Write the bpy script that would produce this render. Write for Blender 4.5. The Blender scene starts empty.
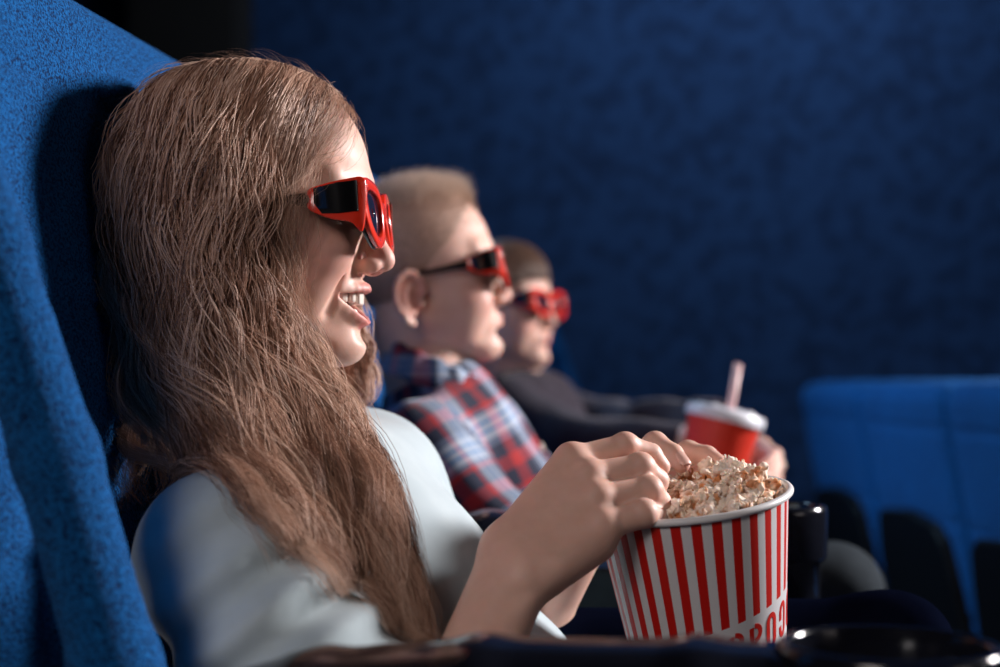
import bpy, bmesh, math, random
import numpy as np
from mathutils import Vector, Matrix

# ------------------------------------------------------------------ camera frame
FPX = 1432.0          # focal length in pixels of a 1000 px wide picture
ZC = 0.80             # height of the lens above the floor
HOR = 385.0           # picture row of the horizon
def W(px, py, Y):
    """world point that the photo shows at (px,py) at depth Y in front of the lens"""
    return np.array([(px-500.0)/FPX*Y, Y, ZC-(py-HOR)/FPX*Y])

rng = np.random.default_rng(7)
random.seed(7)
COL = bpy.context.scene.collection

# ------------------------------------------------------------------ distance functions (numpy)
def A3(c): return np.asarray(c, dtype=np.float32)
def ell(P, c, r, M=None):
    q = P-A3(c)
    if M is not None: q = q @ np.asarray(M, dtype=np.float32)
    r = A3(r)
    k0 = np.sqrt(((q/r)**2).sum(-1)); k1 = np.sqrt(((q/(r*r))**2).sum(-1))
    return k0*(k0-1.0)/np.maximum(k1, 1e-6)
def cap(P, a, b, ra, rb=None):
    if rb is None: rb = ra
    a = A3(a); b = A3(b); ab = b-a
    t = np.clip(((P-a)@ab)/max(float(ab@ab), 1e-9), 0, 1)
    q = P-a-t[..., None]*ab
    return np.sqrt((q*q).sum(-1))-(ra+(rb-ra)*t)
def sph(P, c, r):
    q = P-A3(c); return np.sqrt((q*q).sum(-1))-r
def smin(a, b, k):
    h = np.maximum(k-np.abs(a-b), 0.0)/k
    return np.minimum(a, b)-h*h*k*0.25
def smax(a, b, k): return -smin(-a, -b, k)
def chain(P, pts, rs, k=0):
    d = None
    for i in range(len(pts)-1):
        e = cap(P, pts[i], pts[i+1], rs[i], rs[i+1])
        d = e if d is None else (smin(d, e, k) if k else np.minimum(d, e))
    return d
def boxd(P, c, h, r, M=None):
    q = P-A3(c)
    if M is not None: q = q @ np.asarray(M, dtype=np.float32)
    q = np.abs(q)-A3(h)+r
    return np.sqrt((np.maximum(q, 0)**2).sum(-1))+np.minimum(q.max(-1), 0)-r
def mknoise(seed, n=10, scale=1.0):
    g = np.random.default_rng(seed)
    k = g.normal(size=(n, 3)); k /= np.linalg.norm(k, axis=1)[:, None]
    k = (k*g.uniform(.6, 1.6, (n, 1))*scale).astype(np.float32); ph = g.uniform(0, 6.28, n).astype(np.float32)
    def f(P): return np.sin(P@k.T+ph).sum(-1)/math.sqrt(n/2)
    return f
def cr(pts, n):
    """catmull-rom through pts, n samples"""
    p = np.asarray(pts, float); m = len(p)
    t = np.linspace(0, m-1-1e-9, n); i = t.astype(int); u = (t-i)[:, None]
    g = lambda j: p[np.clip(j, 0, m-1)]
    p0, p1, p2, p3 = g(i-1), g(i), g(i+1), g(i+2)
    return .5*((2*p1)+(-p0+p2)*u+(2*p0-5*p1+4*p2-p3)*u*u+(-p0+3*p1-3*p2+p3)*u**3)

# ------------------------------------------------------------------ surface nets, block by block
def polygonise(f, lo, hi, h, B=16, lip=1.6, newton=2):
    lo = np.asarray(lo, float); hi = np.asarray(hi, float)
    n = np.ceil((hi-lo)/h).astype(int)+1
    nb = (n+B-1)//B
    # which blocks can hold the surface
    bi = np.stack(np.meshgrid(*[np.arange(k) for k in nb], indexing='ij'), -1).reshape(-1, 3)
    cen = lo+(bi*B+B/2)*h
    fc = f(cen.astype(np.float32))
    bi = bi[np.abs(fc) < lip*B*h*0.87+h]
    r = np.arange(B+2)
    gx = np.stack(np.meshgrid(r, r, r, indexing='ij'), -1).reshape(-1, 3)
    S = (n+B+4).astype(np.int64)
    gid = lambda c: (c[..., 0]*S[1]+c[..., 1])*S[2]+c[..., 2]
    ids = []; pos = []; quads = []
    corners = np.array([[a, b, c] for a in (0, 1) for b in (0, 1) for c in (0, 1)])
    edges = [(i, j) for i in range(8) for j in range(i+1, 8) if abs(corners[i]-corners[j]).sum() == 1]
    for s in range(0, len(bi), 24):
        grp = bi[s:s+24]
        idx = grp[:, None, :]*B+gx[None]
        V = f((lo+idx*h).astype(np.float32).reshape(-1, 3)).reshape(len(grp), B+2, B+2, B+2)
        for bnum, b in enumerate(grp):
            v = V[bnum]; neg = v < 0
            if neg.all() or not neg.any(): continue
            # cells 0..B-1 of this block
            cv = [v[c[0]:c[0]+B, c[1]:c[1]+B, c[2]:c[2]+B] for c in corners]
            cn = [a < 0 for a in cv]
            sm = sum(a.astype(int) for a in cn)
            act = (sm > 0) & (sm < 8)
            ci = np.argwhere(act)
            if len(ci):
                vals = [a[act] for a in cv]
                acc = np.zeros((len(ci), 3)); cnt = np.zeros(len(ci))
                for (i, j) in edges:
                    a, c = vals[i], vals[j]; m = (a < 0) != (c < 0)
                    t = np.where(m, a/np.where(m, a-c, 1), 0)
                    acc += np.where(m[:, None], corners[i]+t[:, None]*(corners[j]-corners[i]), 0); cnt += m
                g = ci+b*B
                ids.append(gid(g)); pos.append(lo+(g+acc/cnt[:, None])*h)
            # edges starting at grid points 1..B (cells on both sides are then found by id)
            for ax in range(3):
                o = np.zeros(3, int); o[ax] = 1
                A = neg[1:B+1, 1:B+1, 1:B+1]; C = neg[1+o[0]:B+1+o[0], 1+o[1]:B+1+o[1], 1+o[2]:B+1+o[2]]
                e = np.argwhere(A != C)
                if not len(e): continue
                fl = A[tuple(e.T)]
                g = e+1+b*B
                a1 = np.zeros(3, int); a1[(ax+1) % 3] = 1; a2 = np.zeros(3, int); a2[(ax+2) % 3] = 1
                q = np.stack([gid(g-a1-a2), gid(g-a2), gid(g), gid(g-a1)], -1)
                q[~fl] = q[~fl][:, ::-1]
                quads.append(q)
    ids = np.concatenate(ids); pos = np.concatenate(pos); quads = np.concatenate(quads)
    o = np.argsort(ids); ids = ids[o]; pos = pos[o]
    k = np.searchsorted(ids, quads); k = np.clip(k, 0, len(ids)-1)
    ok = (ids[k] == quads).all(-1); k = k[ok]
    P = pos
    for _ in range(newton):
        p32 = P.astype(np.float32); d = f(p32); e = h*.5
        G = np.stack([f(p32+A3(v)*e)-f(p32-A3(v)*e) for v in ((1, 0, 0), (0, 1, 0), (0, 0, 1))], -1)/(2*e)
        gl = np.maximum((G*G).sum(-1), .2)
        st = -(d/gl)[:, None]*G
        l = np.linalg.norm(st, axis=1, keepdims=True)
        P = P+st*np.minimum(1, h*.6/np.maximum(l, 1e-9))*.8
    return P, k

def make_mesh(name, V, F, mat=None, parent=None, smooth=True, vcol=None, uv=None, nsides=4):
    me = bpy.data.meshes.new(name)
    V = np.asarray(V, dtype=np.float32); F = np.asarray(F, dtype=np.int32)
    me.vertices.add(len(V)); me.vertices.foreach_set('co', V.ravel())
    nf, k = F.shape
    me.loops.add(nf*k); me.loops.foreach_set('vertex_index', F.ravel())
    me.polygons.add(nf); me.polygons.foreach_set('loop_start', np.arange(nf, dtype=np.int32)*k)
    try: me.polygons.foreach_set('loop_total', np.full(nf, k, dtype=np.int32))
    except Exception: pass
    if smooth: me.polygons.foreach_set('use_smooth', np.ones(nf, dtype=bool))
    me.update(calc_edges=True)
    if vcol is not None:
        a = me.attributes.new('tint', 'FLOAT_COLOR', 'POINT')
        c = np.ones((len(V), 4), dtype=np.float32); c[:, :3] = vcol; a.data.foreach_set('color', c.ravel())
    if uv is not None:
        a = me.attributes.new('flow', 'FLOAT_VECTOR', 'POINT')
        a.data.foreach_set('vector', np.asarray(uv, dtype=np.float32).ravel())
    o = bpy.data.objects.new(name, me); COL.objects.link(o)
    if mat: me.materials.append(mat)
    if parent is not None:
        o.parent = parent; o.matrix_parent_inverse = parent_inv(parent)
    return o
def parent_inv(p):
    return (Matrix.Translation(p.location) @ p.rotation_euler.to_matrix().to_4x4()).inverted()
def empty(name, label=None, cat=None, loc=(0, 0, 0), rz=0.0, group=None):
    o = bpy.data.objects.new(name, None); COL.objects.link(o)
    o.location = loc; o.rotation_euler = (0, 0, rz); o.empty_display_size = .05
    if label: o['label'] = label
    if cat: o['category'] = cat
    if group: o['group'] = group
    return o
def tag(o, label=None, cat=None, group=None, kind=None):
    for k, v in (('label', label), ('category', cat), ('group', group), ('kind', kind)):
        if v: o[k] = v
    return o

# lofts / tubes / lathes as numpy
def loft(rings, closed=True, caps=True):
    """rings: (m,n,3) -> verts, quads (caps as fans to a centre, quads with doubled vertex avoided by triangles split)"""
    R = np.asarray(rings, float); m, n, _ = R.shape
    V = R.reshape(-1, 3); F = []
    for i in range(m-1):
        j = np.arange(n if closed else n-1); k = (j+1) % n
        F.append(np.stack([i*n+j, i*n+k, (i+1)*n+k, (i+1)*n+j], -1))
    F = np.concatenate(F).tolist()
    if caps:
        F.append(list(range(n))[::-1]); F.append([(m-1)*n+j for j in range(n)])
    return V, F
def poly_obj(name, V, F, mat=None, parent=None, smooth=True, bevel=0, subsurf=0, auto=None):
    me = bpy.data.meshes.new(name)
    me.from_pydata([tuple(map(float, v)) for v in V], [], [tuple(int(i) for i in f) for f in F]); me.update(); me.validate()
    bm = bmesh.new(); bm.from_mesh(me); bmesh.ops.recalc_face_normals(bm, faces=bm.faces)
    if bevel:
        ed = [e for e in bm.edges if len(e.link_faces) == 2 and e.calc_face_angle(0) > .5]
        bmesh.ops.bevel(bm, geom=ed, offset=bevel, segments=3, profile=.7, affect='EDGES')
    if auto is not None:
        for e in bm.edges:
            if len(e.link_faces) == 2 and e.calc_face_angle(0) > auto: e.smooth = False
    bm.to_mesh(me); bm.free()
    if smooth:
        me.polygons.foreach_set('use_smooth', [True]*len(me.polygons))
    o = bpy.data.objects.new(name, me); COL.objects.link(o)
    if mat: me.materials.append(mat)
    if subsurf:
        s = o.modifiers.new('subdivision', 'SUBSURF'); s.levels = s.render_levels = subsurf
    if parent is not None:
        o.parent = parent; o.matrix_parent_inverse = parent_inv(parent)
    return o
def basis(axis, up=(0, 0, 1)):
    a = np.asarray(axis, float); a = a/np.linalg.norm(a)
    u = np.asarray(up, float); s = np.cross(a, u)
    if np.linalg.norm(s) < 1e-6: s = np.cross(a, (1, 0, 0))
    s = s/np.linalg.norm(s); return s, np.cross(s, a), a      # side, up, axis
def tube_rings(pts, rad, n=10, sx=1.0, sy=1.0):
    p = np.asarray(pts, float); m = len(p)
    rad = np.broadcast_to(rad, (m,))
    T = np.gradient(p, axis=0); th = np.arange(n)/n*2*math.pi
    R = []
    up = np.array([0, 0, 1.0])
    for i in range(m):
        s, u, a = basis(T[i], up)
        R.append(p[i]+rad[i]*(np.cos(th)[:, None]*s*sx+np.sin(th)[:, None]*u*sy))
    return np.array(R)
def lathe_rings(prof, c, axis=(0, 0, 1), n=48, up=(0, 1, 0)):
    """prof: list of (r,h) along axis from c"""
    s, u, a = basis(axis, up); th = np.arange(n)/n*2*math.pi
    c = np.asarray(c, float)
    return np.array([c+a*h+r*(np.cos(th)[:, None]*s+np.sin(th)[:, None]*u) for r, h in prof])

class Fr:
    """a placed, turned and scaled local frame in millimetres: x ahead, y left, z up"""
    def __init__(s, c, yaw=0, pitch=0, roll=0, k=1.0):
        s.c = np.asarray(c, float); s.k = k*1e-3
        M = Matrix.Rotation(math.radians(yaw), 3, 'Z') @ Matrix.Rotation(math.radians(-pitch), 3, 'Y') @ Matrix.Rotation(math.radians(roll), 3, 'X')
        s.M = np.array(M)
    def loc(s, P): return (((P-s.c.astype(P.dtype)) @ s.M.astype(P.dtype))/P.dtype.type(s.k))
    def wor(s, L): return s.c+(np.asarray(L, float)*s.k) @ s.M.T
    def dirw(s, L): return np.asarray(L, float) @ s.M.T
    def ray(s, px, py, yl):
        """local point on the plane y=yl that the picture shows at (px,py)"""
        o = (np.array([0, 0, ZC])-s.c) @ s.M/s.k
        d = (W(px, py, 1.0)-np.array([0, 0, ZC])) @ s.M
        t = (yl-o[1])/d[1]; return o+t*d

# ------------------------------------------------------------------ materials
def nodes(name):
    m = bpy.data.materials.new(name); m.use_nodes = True
    nt = m.node_tree; b = nt.nodes['Principled BSDF']
    return m, nt, b
def L(nt, a, b): nt.links.new(a, b)
def noise_node(nt, scale, detail=3, vec=None, rough=.55):
    n = nt.nodes.new('ShaderNodeTexNoise'); n.inputs['Scale'].default_value = scale; n.inputs['Detail'].default_value = detail
    n.inputs['Roughness'].default_value = rough
    if vec is None:
        t = nt.nodes.new('ShaderNodeTexCoord'); vec = t.outputs['Object']
    L(nt, vec, n.inputs['Vector']); return n
def ramp(nt, fac, stops):
    r = nt.nodes.new('ShaderNodeValToRGB'); e = r.color_ramp.elements
    while len(e) < len(stops): e.new(.5)
    for i, (p, c) in enumerate(stops): e[i].position = p; e[i].color = (*c, 1)
    L(nt, fac, r.inputs['Fac']); return r
def bump(nt, b, h, strength=.3, dist=.002):
    k = nt.nodes.new('ShaderNodeBump'); k.inputs['Strength'].default_value = strength; k.inputs['Distance'].default_value = dist
    L(nt, h, k.inputs['Height']); L(nt, k.outputs['Normal'], b.inputs['Normal']); return k
def simple(name, col, rough=.5, spec=.5, nscale=60, nvar=.12, bstr=.05, bscale=300, metal=0, coat=0, sheen=0, bdist=.001):
    m, nt, b = nodes(name)
    n = noise_node(nt, nscale); c = np.array(col)
    r = ramp(nt, n.outputs['Fac'], [(.3, tuple(c*(1-nvar))), (.7, tuple(np.minimum(c*(1+nvar), 1)))])
    L(nt, r.outputs['Color'], b.inputs['Base Color'])
    b.inputs['Roughness'].default_value = rough; b.inputs['Specular IOR Level'].default_value = spec
    b.inputs['Metallic'].default_value = metal; b.inputs['Coat Weight'].default_value = coat
    b.inputs['Sheen Weight'].default_value = sheen
    if bstr: bump(nt, b, noise_node(nt, bscale, 2).outputs['Fac'], bstr, bdist)
    return m
def skin_mat(name):
    m, nt, b = nodes(name)
    a = nt.nodes.new('ShaderNodeAttribute'); a.attribute_name = 'tint'
    n = noise_node(nt, 90, 4)
    mx = nt.nodes.new('ShaderNodeMix'); mx.data_type = 'RGBA'; mx.blend_type = 'MULTIPLY'; mx.inputs['Factor'].default_value = 1
    r = ramp(nt, n.outputs['Fac'], [(.3, (.93, .90, .88)), (.7, (1, 1, 1))])
    L(nt, a.outputs['Color'], mx.inputs['A']); L(nt, r.outputs['Color'], mx.inputs['B'])
    L(nt, mx.outputs['Result'], b.inputs['Base Color'])
    b.inputs['Roughness'].default_value = .5; b.inputs['Specular IOR Level'].default_value = .4
    b.inputs['Subsurface Weight'].default_value = .35; b.inputs['Subsurface Radius'].default_value = (1, .35, .2)
    b.inputs['Subsurface Scale'].default_value = .004
    bump(nt, b, noise_node(nt, 900, 3).outputs['Fac'], .12, .0006)
    return m
def hair_mat(name, rough=.5, spec=.3):
    m, nt, b = nodes(name)
    a = nt.nodes.new('ShaderNodeAttribute'); a.attribute_name = 'tint'
    L(nt, a.outputs['Color'], b.inputs['Base Color'])
    b.inputs['Roughness'].default_value = rough; b.inputs['Specular IOR Level'].default_value = spec
    b.inputs['Sheen Weight'].default_value = .0
    return m
def fabric(name, c0, c1, scale=260, bstr=.6, bdist=.0025, rough=.9, sheen=.6, big=6, sheen_tint=(1, 1, 1)):
    """napped upholstery: dark specks between the loops of the pile"""
    m, nt, b = nodes(name)
    n = noise_node(nt, scale, 2); g = noise_node(nt, big, 4)
    r = ramp(nt, n.outputs['Fac'], [(.40, c0), (.56, c1)])
    mx = nt.nodes.new('ShaderNodeMix'); mx.data_type = 'RGBA'; mx.blend_type = 'MULTIPLY'; mx.inputs['Factor'].default_value = 1
    g2 = ramp(nt, g.outputs['Fac'], [(.3, (.82, .82, .84)), (.7, (1, 1, 1))])
    L(nt, r.outputs['Color'], mx.inputs['A']); L(nt, g2.outputs['Color'], mx.inputs['B'])
    L(nt, mx.outputs['Result'], b.inputs['Base Color'])
    b.inputs['Roughness'].default_value = rough; b.inputs['Specular IOR Level'].default_value = .15
    b.inputs['Sheen Weight'].default_value = sheen; b.inputs['Sheen Roughness'].default_value = .5
    b.inputs['Sheen Tint'].default_value = (*sheen_tint, 1)
    bump(nt, b, n.outputs['Fac'], bstr, bdist)
    return m
FASTMESH = False
# ------------------------------------------------------------------ heads
SKIN = np.array([.72, .455, .37], dtype=np.float32)
LIP = np.array([.60, .22, .20], dtype=np.float32)

def lip_curves(J, smile):
    """centre lines of both lips in head millimetres, and their radii"""
    w = 27 if smile else 22
    y = np.linspace(-w, w, 13); q = y/w
    xs = 87-20*q**2-4*np.abs(q)**4 if smile else 86.5-17*q**2
    if smile:
        up = np.stack([xs-2.0, y, -51.2-2.5*np.abs(q)**1.5], -1); ur = 4.3-2.4*np.abs(q)**2
        lo = np.stack([xs-3.8, y, -75+16.5*np.abs(q)**1.6], -1); lr = 5.6-3.4*np.abs(q)**2
    else:
        up = np.stack([xs-1.5, y, -54.5+1.2*np.abs(q)], -1); ur = 4.4-3.2*np.abs(q)**2
        lo = np.stack([xs-2.5, y, -61.5+6.5*q**2], -1); lr = 5.0-3.6*np.abs(q)**2
    return up, ur, lo, lr

def head_sdf(P, J=8.0, smile=True, ears=False, nose=1.0):
    Q = P.copy(); Q[..., 1] = np.abs(Q[..., 1])
    x, y, z = P[..., 0], P[..., 1], P[..., 2]
    d = ell(P, (-3, 0, 38), (89, 71, 73))
    d = smin(d, ell(P, (38, 0, -8), (46, 57, 66)), 26)
    d = smin(d, cap(Q, (6, 44, -44), (60, 13, -86-J), 16, 13), 20)
    d = smin(d, cap(P, (18, 0, -56), (58, 0, -80-J*.8), 30, 17), 18)
    d = smin(d, ell(P, (71, 0, -87-J), (14.5, 16, 13)), 12)
    if smile: d = smin(d, ell(Q, (61, 36, -27), (21, 18, 18)), 14)
    else: d = smin(d, ell(Q, (57, 35, -32), (22, 19, 22)), 16)
    d = smin(d, ell(Q, (38, 36, -48), (27, 19, 27)), 22)
    d = smin(d, ell(P, (60, 0, -57-J*.3), (25.5, 28, 25+J*.3)), 12)
    d = smin(d, cap(Q, (80, 8, 23), (68, 42, 25), 7.5, 6), 14)
    d = smax(d, -ell(Q, (95, 31, 6), (14, 17, 11)), 11)                      # eye sockets
    d = smin(d, ell(Q, (68.5, 31, 7), (14, 16, 12)), 3)                      # closed lids over the eyeballs
    d = smax(d, -cap(Q, (84, 22, 3.2), (76, 44, 4.5), 1.0), 2)
    # nose
    n = nose
    d = smin(d, cap(P, (80, 0, 14), (96*n, 0, -25), 6, 7.6), 9)
    d = smin(d, ell(P, (97.5*n, 0, -30.5), (9.4, 8.8, 8.2)), 6)
    d = smin(d, ell(Q, (89.5*n, 9.8, -35), (8.5, 5.6, 6.2)), 5)
    d = smax(d, -ell(Q, (95*n, 6.6, -42.5), (6.0, 3.8, 5.6)), 2)
    d = smax(d, -cap(Q, (80, 17.5, -30), (84, 17, -42), .8), 6)
    # mouth
    up, ur, lo, lr = lip_curves(J, smile)
    if smile:
        w = 27.0; q = np.minimum(np.abs(y)/w, 1.2)
        zu = -53.5-2.5*q**1.5; zl = -74.5+16.0*q**1.6
        cav = np.maximum(np.maximum(z-zu, zl-z), np.maximum(np.abs(y)-w+.5, 50-x))
        d = smin(d, chain(P, up, ur, 2), 4.5); d = smin(d, chain(P, lo, lr, 2), 4.5)
        d = smax(d, -cav, 2.2)
        d = smax(d, -cap(Q, (72, 31.5, -44), (64, 33.5, -70), -.9), 10)         # smile crease
        d = smax(d, -ell(P, (87, 0, -84), (6, 14, 4.5)), 7)
    else:
        d = smin(d, chain(P, up, ur, 2), 4); d = smin(d, chain(P, lo, lr, 2), 4)
        pts = [((86.5-17*t*t)+2, 22*t, -57.6+2.6*t*t) for t in np.linspace(-1, 1, 9)]
        d = smax(d, -chain(P, pts, [1.1]*9), 1.8)
        d = smax(d, -ell(P, (85, 0, -72), (7, 15, 4.5)), 7)
    d = smax(d, -cap(P, (95, 0, -46), (93, 0, -50), 1.6), 3)                  # philtrum
    if ears: d = smin(d, ear_sdf(Q), 3.5)
    return d

EAR_M = np.array(Matrix.Rotation(math.radians(-24), 3, 'Z') @ Matrix.Rotation(math.radians(8), 3, 'Y')).T
def ear_sdf(Q):
    E = (Q-A3((-12, 74, -26))) @ EAR_M.T.astype(np.float32)     # x ahead, y outward, z up
    th = np.radians(np.array([15, 45, 75, 105, 135, 165, 195, 225, 250]))
    hel = np.stack([17*np.cos(th)-2, np.full(9, 4.5), 25*np.sin(th)+6], -1)
    hel = np.concatenate([[(8, -1, 0)], hel, [(-6, 2, -22), (2, 0, -25)]])
    rr = [2.5, 3.2, 3.4, 3.6, 3.7, 3.6, 3.4, 3.2, 3.2, 3.4, 5.2, 5.0]
    d = ell(E, (-3, -1.5, 4), (16.5, 5.0, 25))
    d = smin(d, chain(E, hel, rr, 2), 2.5)
    an = [(2, 2.5, 22), (-7, 3.2, 14), (-9, 3.5, 2), (-6, 3.5, -10), (1, 3, -16)]
    d = smin(d, chain(E, an, [2.2, 2.6, 2.8, 2.8, 3.0], 2), 2.5)
    d = smax(d, -ell(E, (2, 5, 0), (8.5, 7.5, 11.5)), 3)
    d = smax(d, -ell(E, (4, 6, 14), (6, 4, 4.5)), 3)
    d = smin(d, ell(E, (11.5, 1.5, -3), (4, 4, 6.0)), 3)
    d = smin(d, ell(E, (-1, -7, 0), (13, 9, 19)), 5)
    return d

def head_tint(Lp, smile, J=8.0, ears=False):
    up, ur, lo, lr = lip_curves(J, smile)
    c = np.tile(SKIN, (len(Lp), 1))
    Q = Lp.copy(); Q[:, 1] = np.abs(Q[:, 1])
    def mixin(mask, col):
        nonlocal c
        m = np.clip(mask, 0, 1)[:, None]; c = c*(1-m)+np.array(col, dtype=np.float32)*m
    mixin(.45*np.exp(-(np.maximum(ell(Q, (64, 42, -30), (16, 14, 14)), 0)/12)**2), (.66, .29, .24))
    mixin(.40*np.exp(-(np.maximum(ell(Lp, (98, 0, -33), (6, 9, 7)), 0)/7)**2), (.68, .30, .25))
    dl = np.minimum(chain(Lp, up, ur), chain(Lp, lo, lr))
    if smile:
        w = 27.0; q = np.minimum(np.abs(Lp[:, 1])/w, 1.2)
        inside = (Lp[:, 2] < -52.5-2.5*q**1.5) & (Lp[:, 2] > -76+18*q**2.2) & (np.abs(Lp[:, 1]) < w)
        mixin((inside & (Lp[:, 0] < 82-20*q**2)).astype(float), (.20, .035, .035))
        mixin((dl < 1.2)*np.clip(1.3-dl, 0, 1)*(Lp[:, 0] > 50), LIP)
    else:
        mixin(np.clip(1.2-dl, 0, 1)*.85, LIP)
    dn = ell(Q, (93, 5.6, -43), (5.6, 3.2, 5.0)); mixin(np.clip(.9-dn/1.5, 0, 1)*.8, (.22, .05, .04))
    if ears:
        de = np.clip(1-sph(Q, (-8, 78, -19), 24)/6, 0, 1); mixin(.45*de, (.68, .26, .20))
        E = (Q-A3((-12, 74, -26))) @ EAR_M.T.astype(np.float32)
        mixin(.5*np.clip(1-ell(E, (2, 5, 0), (8.5, 7.5, 11.5))/2, 0, 1), (.45, .14, .10))
    # closed lid line and brows
    dl2 = cap(Q, (85, 20, 2.6), (76, 45, 4.2), 1.0); mixin(np.clip(1.2-dl2, 0, 1)*.8, (.06, .03, .025))
    return c

# ------------------------------------------------------------------ 3D glasses
def glasses(fr, label, M):
    root = empty('glasses', label, 'glasses', tuple(fr.wor((92, 0, 5))), 0)
    XF = 100.0; zz = lambda z: (np.asarray(z)-3)*.9-1
    def wrap(s, z):   # front surface of the frame: x by lateral distance
        return XF-0.0011*s*s-.11*z
    # outlines of one lens opening and its rim in (s,z)
    def closed(pts, n):
        p = np.asarray(pts, float); m = len(p); t = np.arange(n)/n*m; i = t.astype(int); u = (t-i)[:, None]
        g = lambda j: p[j % m]
        return .5*((2*g(i))+(-g(i-1)+g(i+1))*u+(2*g(i-1)-5*g(i)+4*g(i+1)-g(i+2))*u*u+(-g(i-1)+3*g(i)-3*g(i+1)+g(i+2))*u**3)
    inn = closed([(13, 10), (19, 17.5), (36, 21), (52, 20), (58, 13), (56, 1), (47, -9), (33, -14.5), (19, -10), (13, 0)], 60)
    out = closed([(5.5, 14), (16, 25), (36, 29.5), (58, 29), (69.5, 22), (67, 1), (55, -15), (34, -23), (15, -17), (6.5, -3)], 60)
    inn[:, 1] = zz(inn[:, 1]); out[:, 1] = zz(out[:, 1]); out[:, 0] = 5.5+(out[:, 0]-5.5)*.95; inn[:, 0] = 13+(inn[:, 0]-13)*.93
    for nm, mat, x0, x1, gr, par in (('frame', M['red'], 0.0, -3.6, 0.0, root), ('frame_backing', M['gblack'], -3.6, -6.2, .9, root)):
        VV = []; FF = []
        for sg in (-1, 1):
            c = out.mean(0); o2 = c+(out-c)*(1+gr/30); off = len(VV)*0
            base = sum(len(v) for v in VV)
            prof = [(o2, x1), (o2, x0-.9), (o2+(inn-o2)*.08, x0-.15), (o2+(inn-o2)*.5, x0+.5), (o2+(inn-o2)*.92, x0-.15), (inn, x0-.9), (inn, x1)]
            rings = []
            for q, xo in prof:
                s = q[:, 0]*sg; rings.append(np.stack([wrap(s, q[:, 1])+xo, s, q[:, 1]], -1))
            R = np.array(rings); n = 60; m = len(prof)
            VV.append(R.reshape(-1, 3)); j = np.arange(n); k = (j+1) % n
            for i in range(m):
                a, b = i, (i+1) % m
                FF += np.stack([a*n+j, a*n+k, b*n+k, b*n+j], -1).__add__(base).tolist()
        # bridge
        base = sum(len(v) for v in VV)
        ys = np.linspace(-9, 9, 9); rings = []
        th = np.arange(12)/12*2*math.pi
        for s in ys:
            hz = 7.5 if x0 == 0 else 8.3
            rings.append(np.stack([wrap(s, 4)+x1+(x0-x1)*(.5+.62*np.cos(th)*1.0)+.2, np.full(12, s), 4.5-.02*s*s+hz*np.sin(th)], -1))
        v, f = loft(rings); VV.append(v); FF += [[i+base for i in q] for q in f]
        V = fr.wor(np.concatenate(VV)); poly_obj(nm, V, FF, mat, par, auto=.9)
    for sg in (-1, 1):
        g = np.concatenate([inn+(out-inn)*.05, inn*.0+inn.mean(0)]); n = 60
        rr = []
        for t in (1, .75, .5, .25, .03):
            q = inn.mean(0)+(inn+(out-inn)*.06-inn.mean(0))*t; s = q[:, 0]*sg
            rr.append(np.stack([wrap(s, q[:, 1])-2.6, s, q[:, 1]], -1))
        rb = [r-np.array([1.0, 0, 0]) for r in rr[::-1]]
        v, f = loft(np.array(rr+rb), caps=False)
        j = np.arange(n); k = (j+1) % n
        f += np.stack([(9)*n+j, 9*n+k, k, j], -1).tolist()
        poly_obj('lens', fr.wor(v), f, M['lens'], root)
        # temple: broad red front part with a glossy black panel, thin black arm, ear hook
        y0 = 66.5*sg
        tp = np.array([(94, 20.8), (82, 19.8), (68, 16.8), (57, 12.8), (54.5, 6), (57, -1), (65, -5), (75, -8), (86, -10), (93, -16), (95.5, -4), (96, 12)], float)
        def slab(poly, ya, yb, bev):
            p = closed(poly, 64) if len(poly) > 8 else np.asarray(poly, float)
            c = p.mean(0)
            def sh(k): return c+(p-c)*(1-k/20)
            prof = [(sh(bev), ya), (sh(0), ya+np.sign(yb-ya)*bev), (sh(0), yb-np.sign(yb-ya)*bev), (sh(bev), yb)]
            return loft(np.array([np.stack([q[:, 0], np.full(len(q), yy), q[:, 1]], -1) for q, yy in prof]))
        # the temple front bends inward to meet the wrapped frame
        def bend(v):
            v = v.copy(); t = np.clip((v[:, 0]-86)/12, 0, 1)
            v[:, 1] -= sg*t*t*4; return v
        v, f = slab(tp, y0-1.6*sg, y0+1.6*sg, .7)
        t_ = poly_obj('temple', fr.wor(bend(v)), f, M['red'], root, auto=1.0)
        v, f = slab([(t[0], t[1]) for t in tp+np.array([0, 0])], y0-1.7*sg, y0-3.4*sg, .6)
        poly_obj('temple_lining', fr.wor(bend(v)), f, M['gblack'], t_, auto=1.0)
        pn = np.array([(90, 19.0), (76, 17.4), (60, 13.4), (60.5, 3), (66, -3.9), (78, -3.6), (91, -2.2)], float)
        v, f = slab(pn, y0+1.5*sg, y0+2.1*sg, .2)
        poly_obj('side_panel', fr.wor(bend(v)), f, M['gblack'], t_, auto=1.0)
        arm = cr([(58, y0, 6), (38, y0+3.5*sg, 5.0), (16, y0+6*sg, 3), (-4, y0+7*sg, 2.5), (-18, y0+5*sg, -5), (-25, y0+1*sg, -24)], 22)
        hgt = np.interp(np.arange(22), [0, 3, 9, 21], [5.5, 3.8, 3.0, 2.2])
        R = []
        T = np.gradient(arm, axis=0); th = np.arange(10)/10*2*math.pi
        for i in range(22):
            s_, u_, a_ = basis(T[i]); R.append(arm[i]+1.5*np.cos(th)[:, None]*s_+hgt[i]*np.sin(th)[:, None]*u_)
        v, f = loft(np.array(R)); poly_obj('arm', fr.wor(v), f, M['gblack'], t_)
    return root

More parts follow.
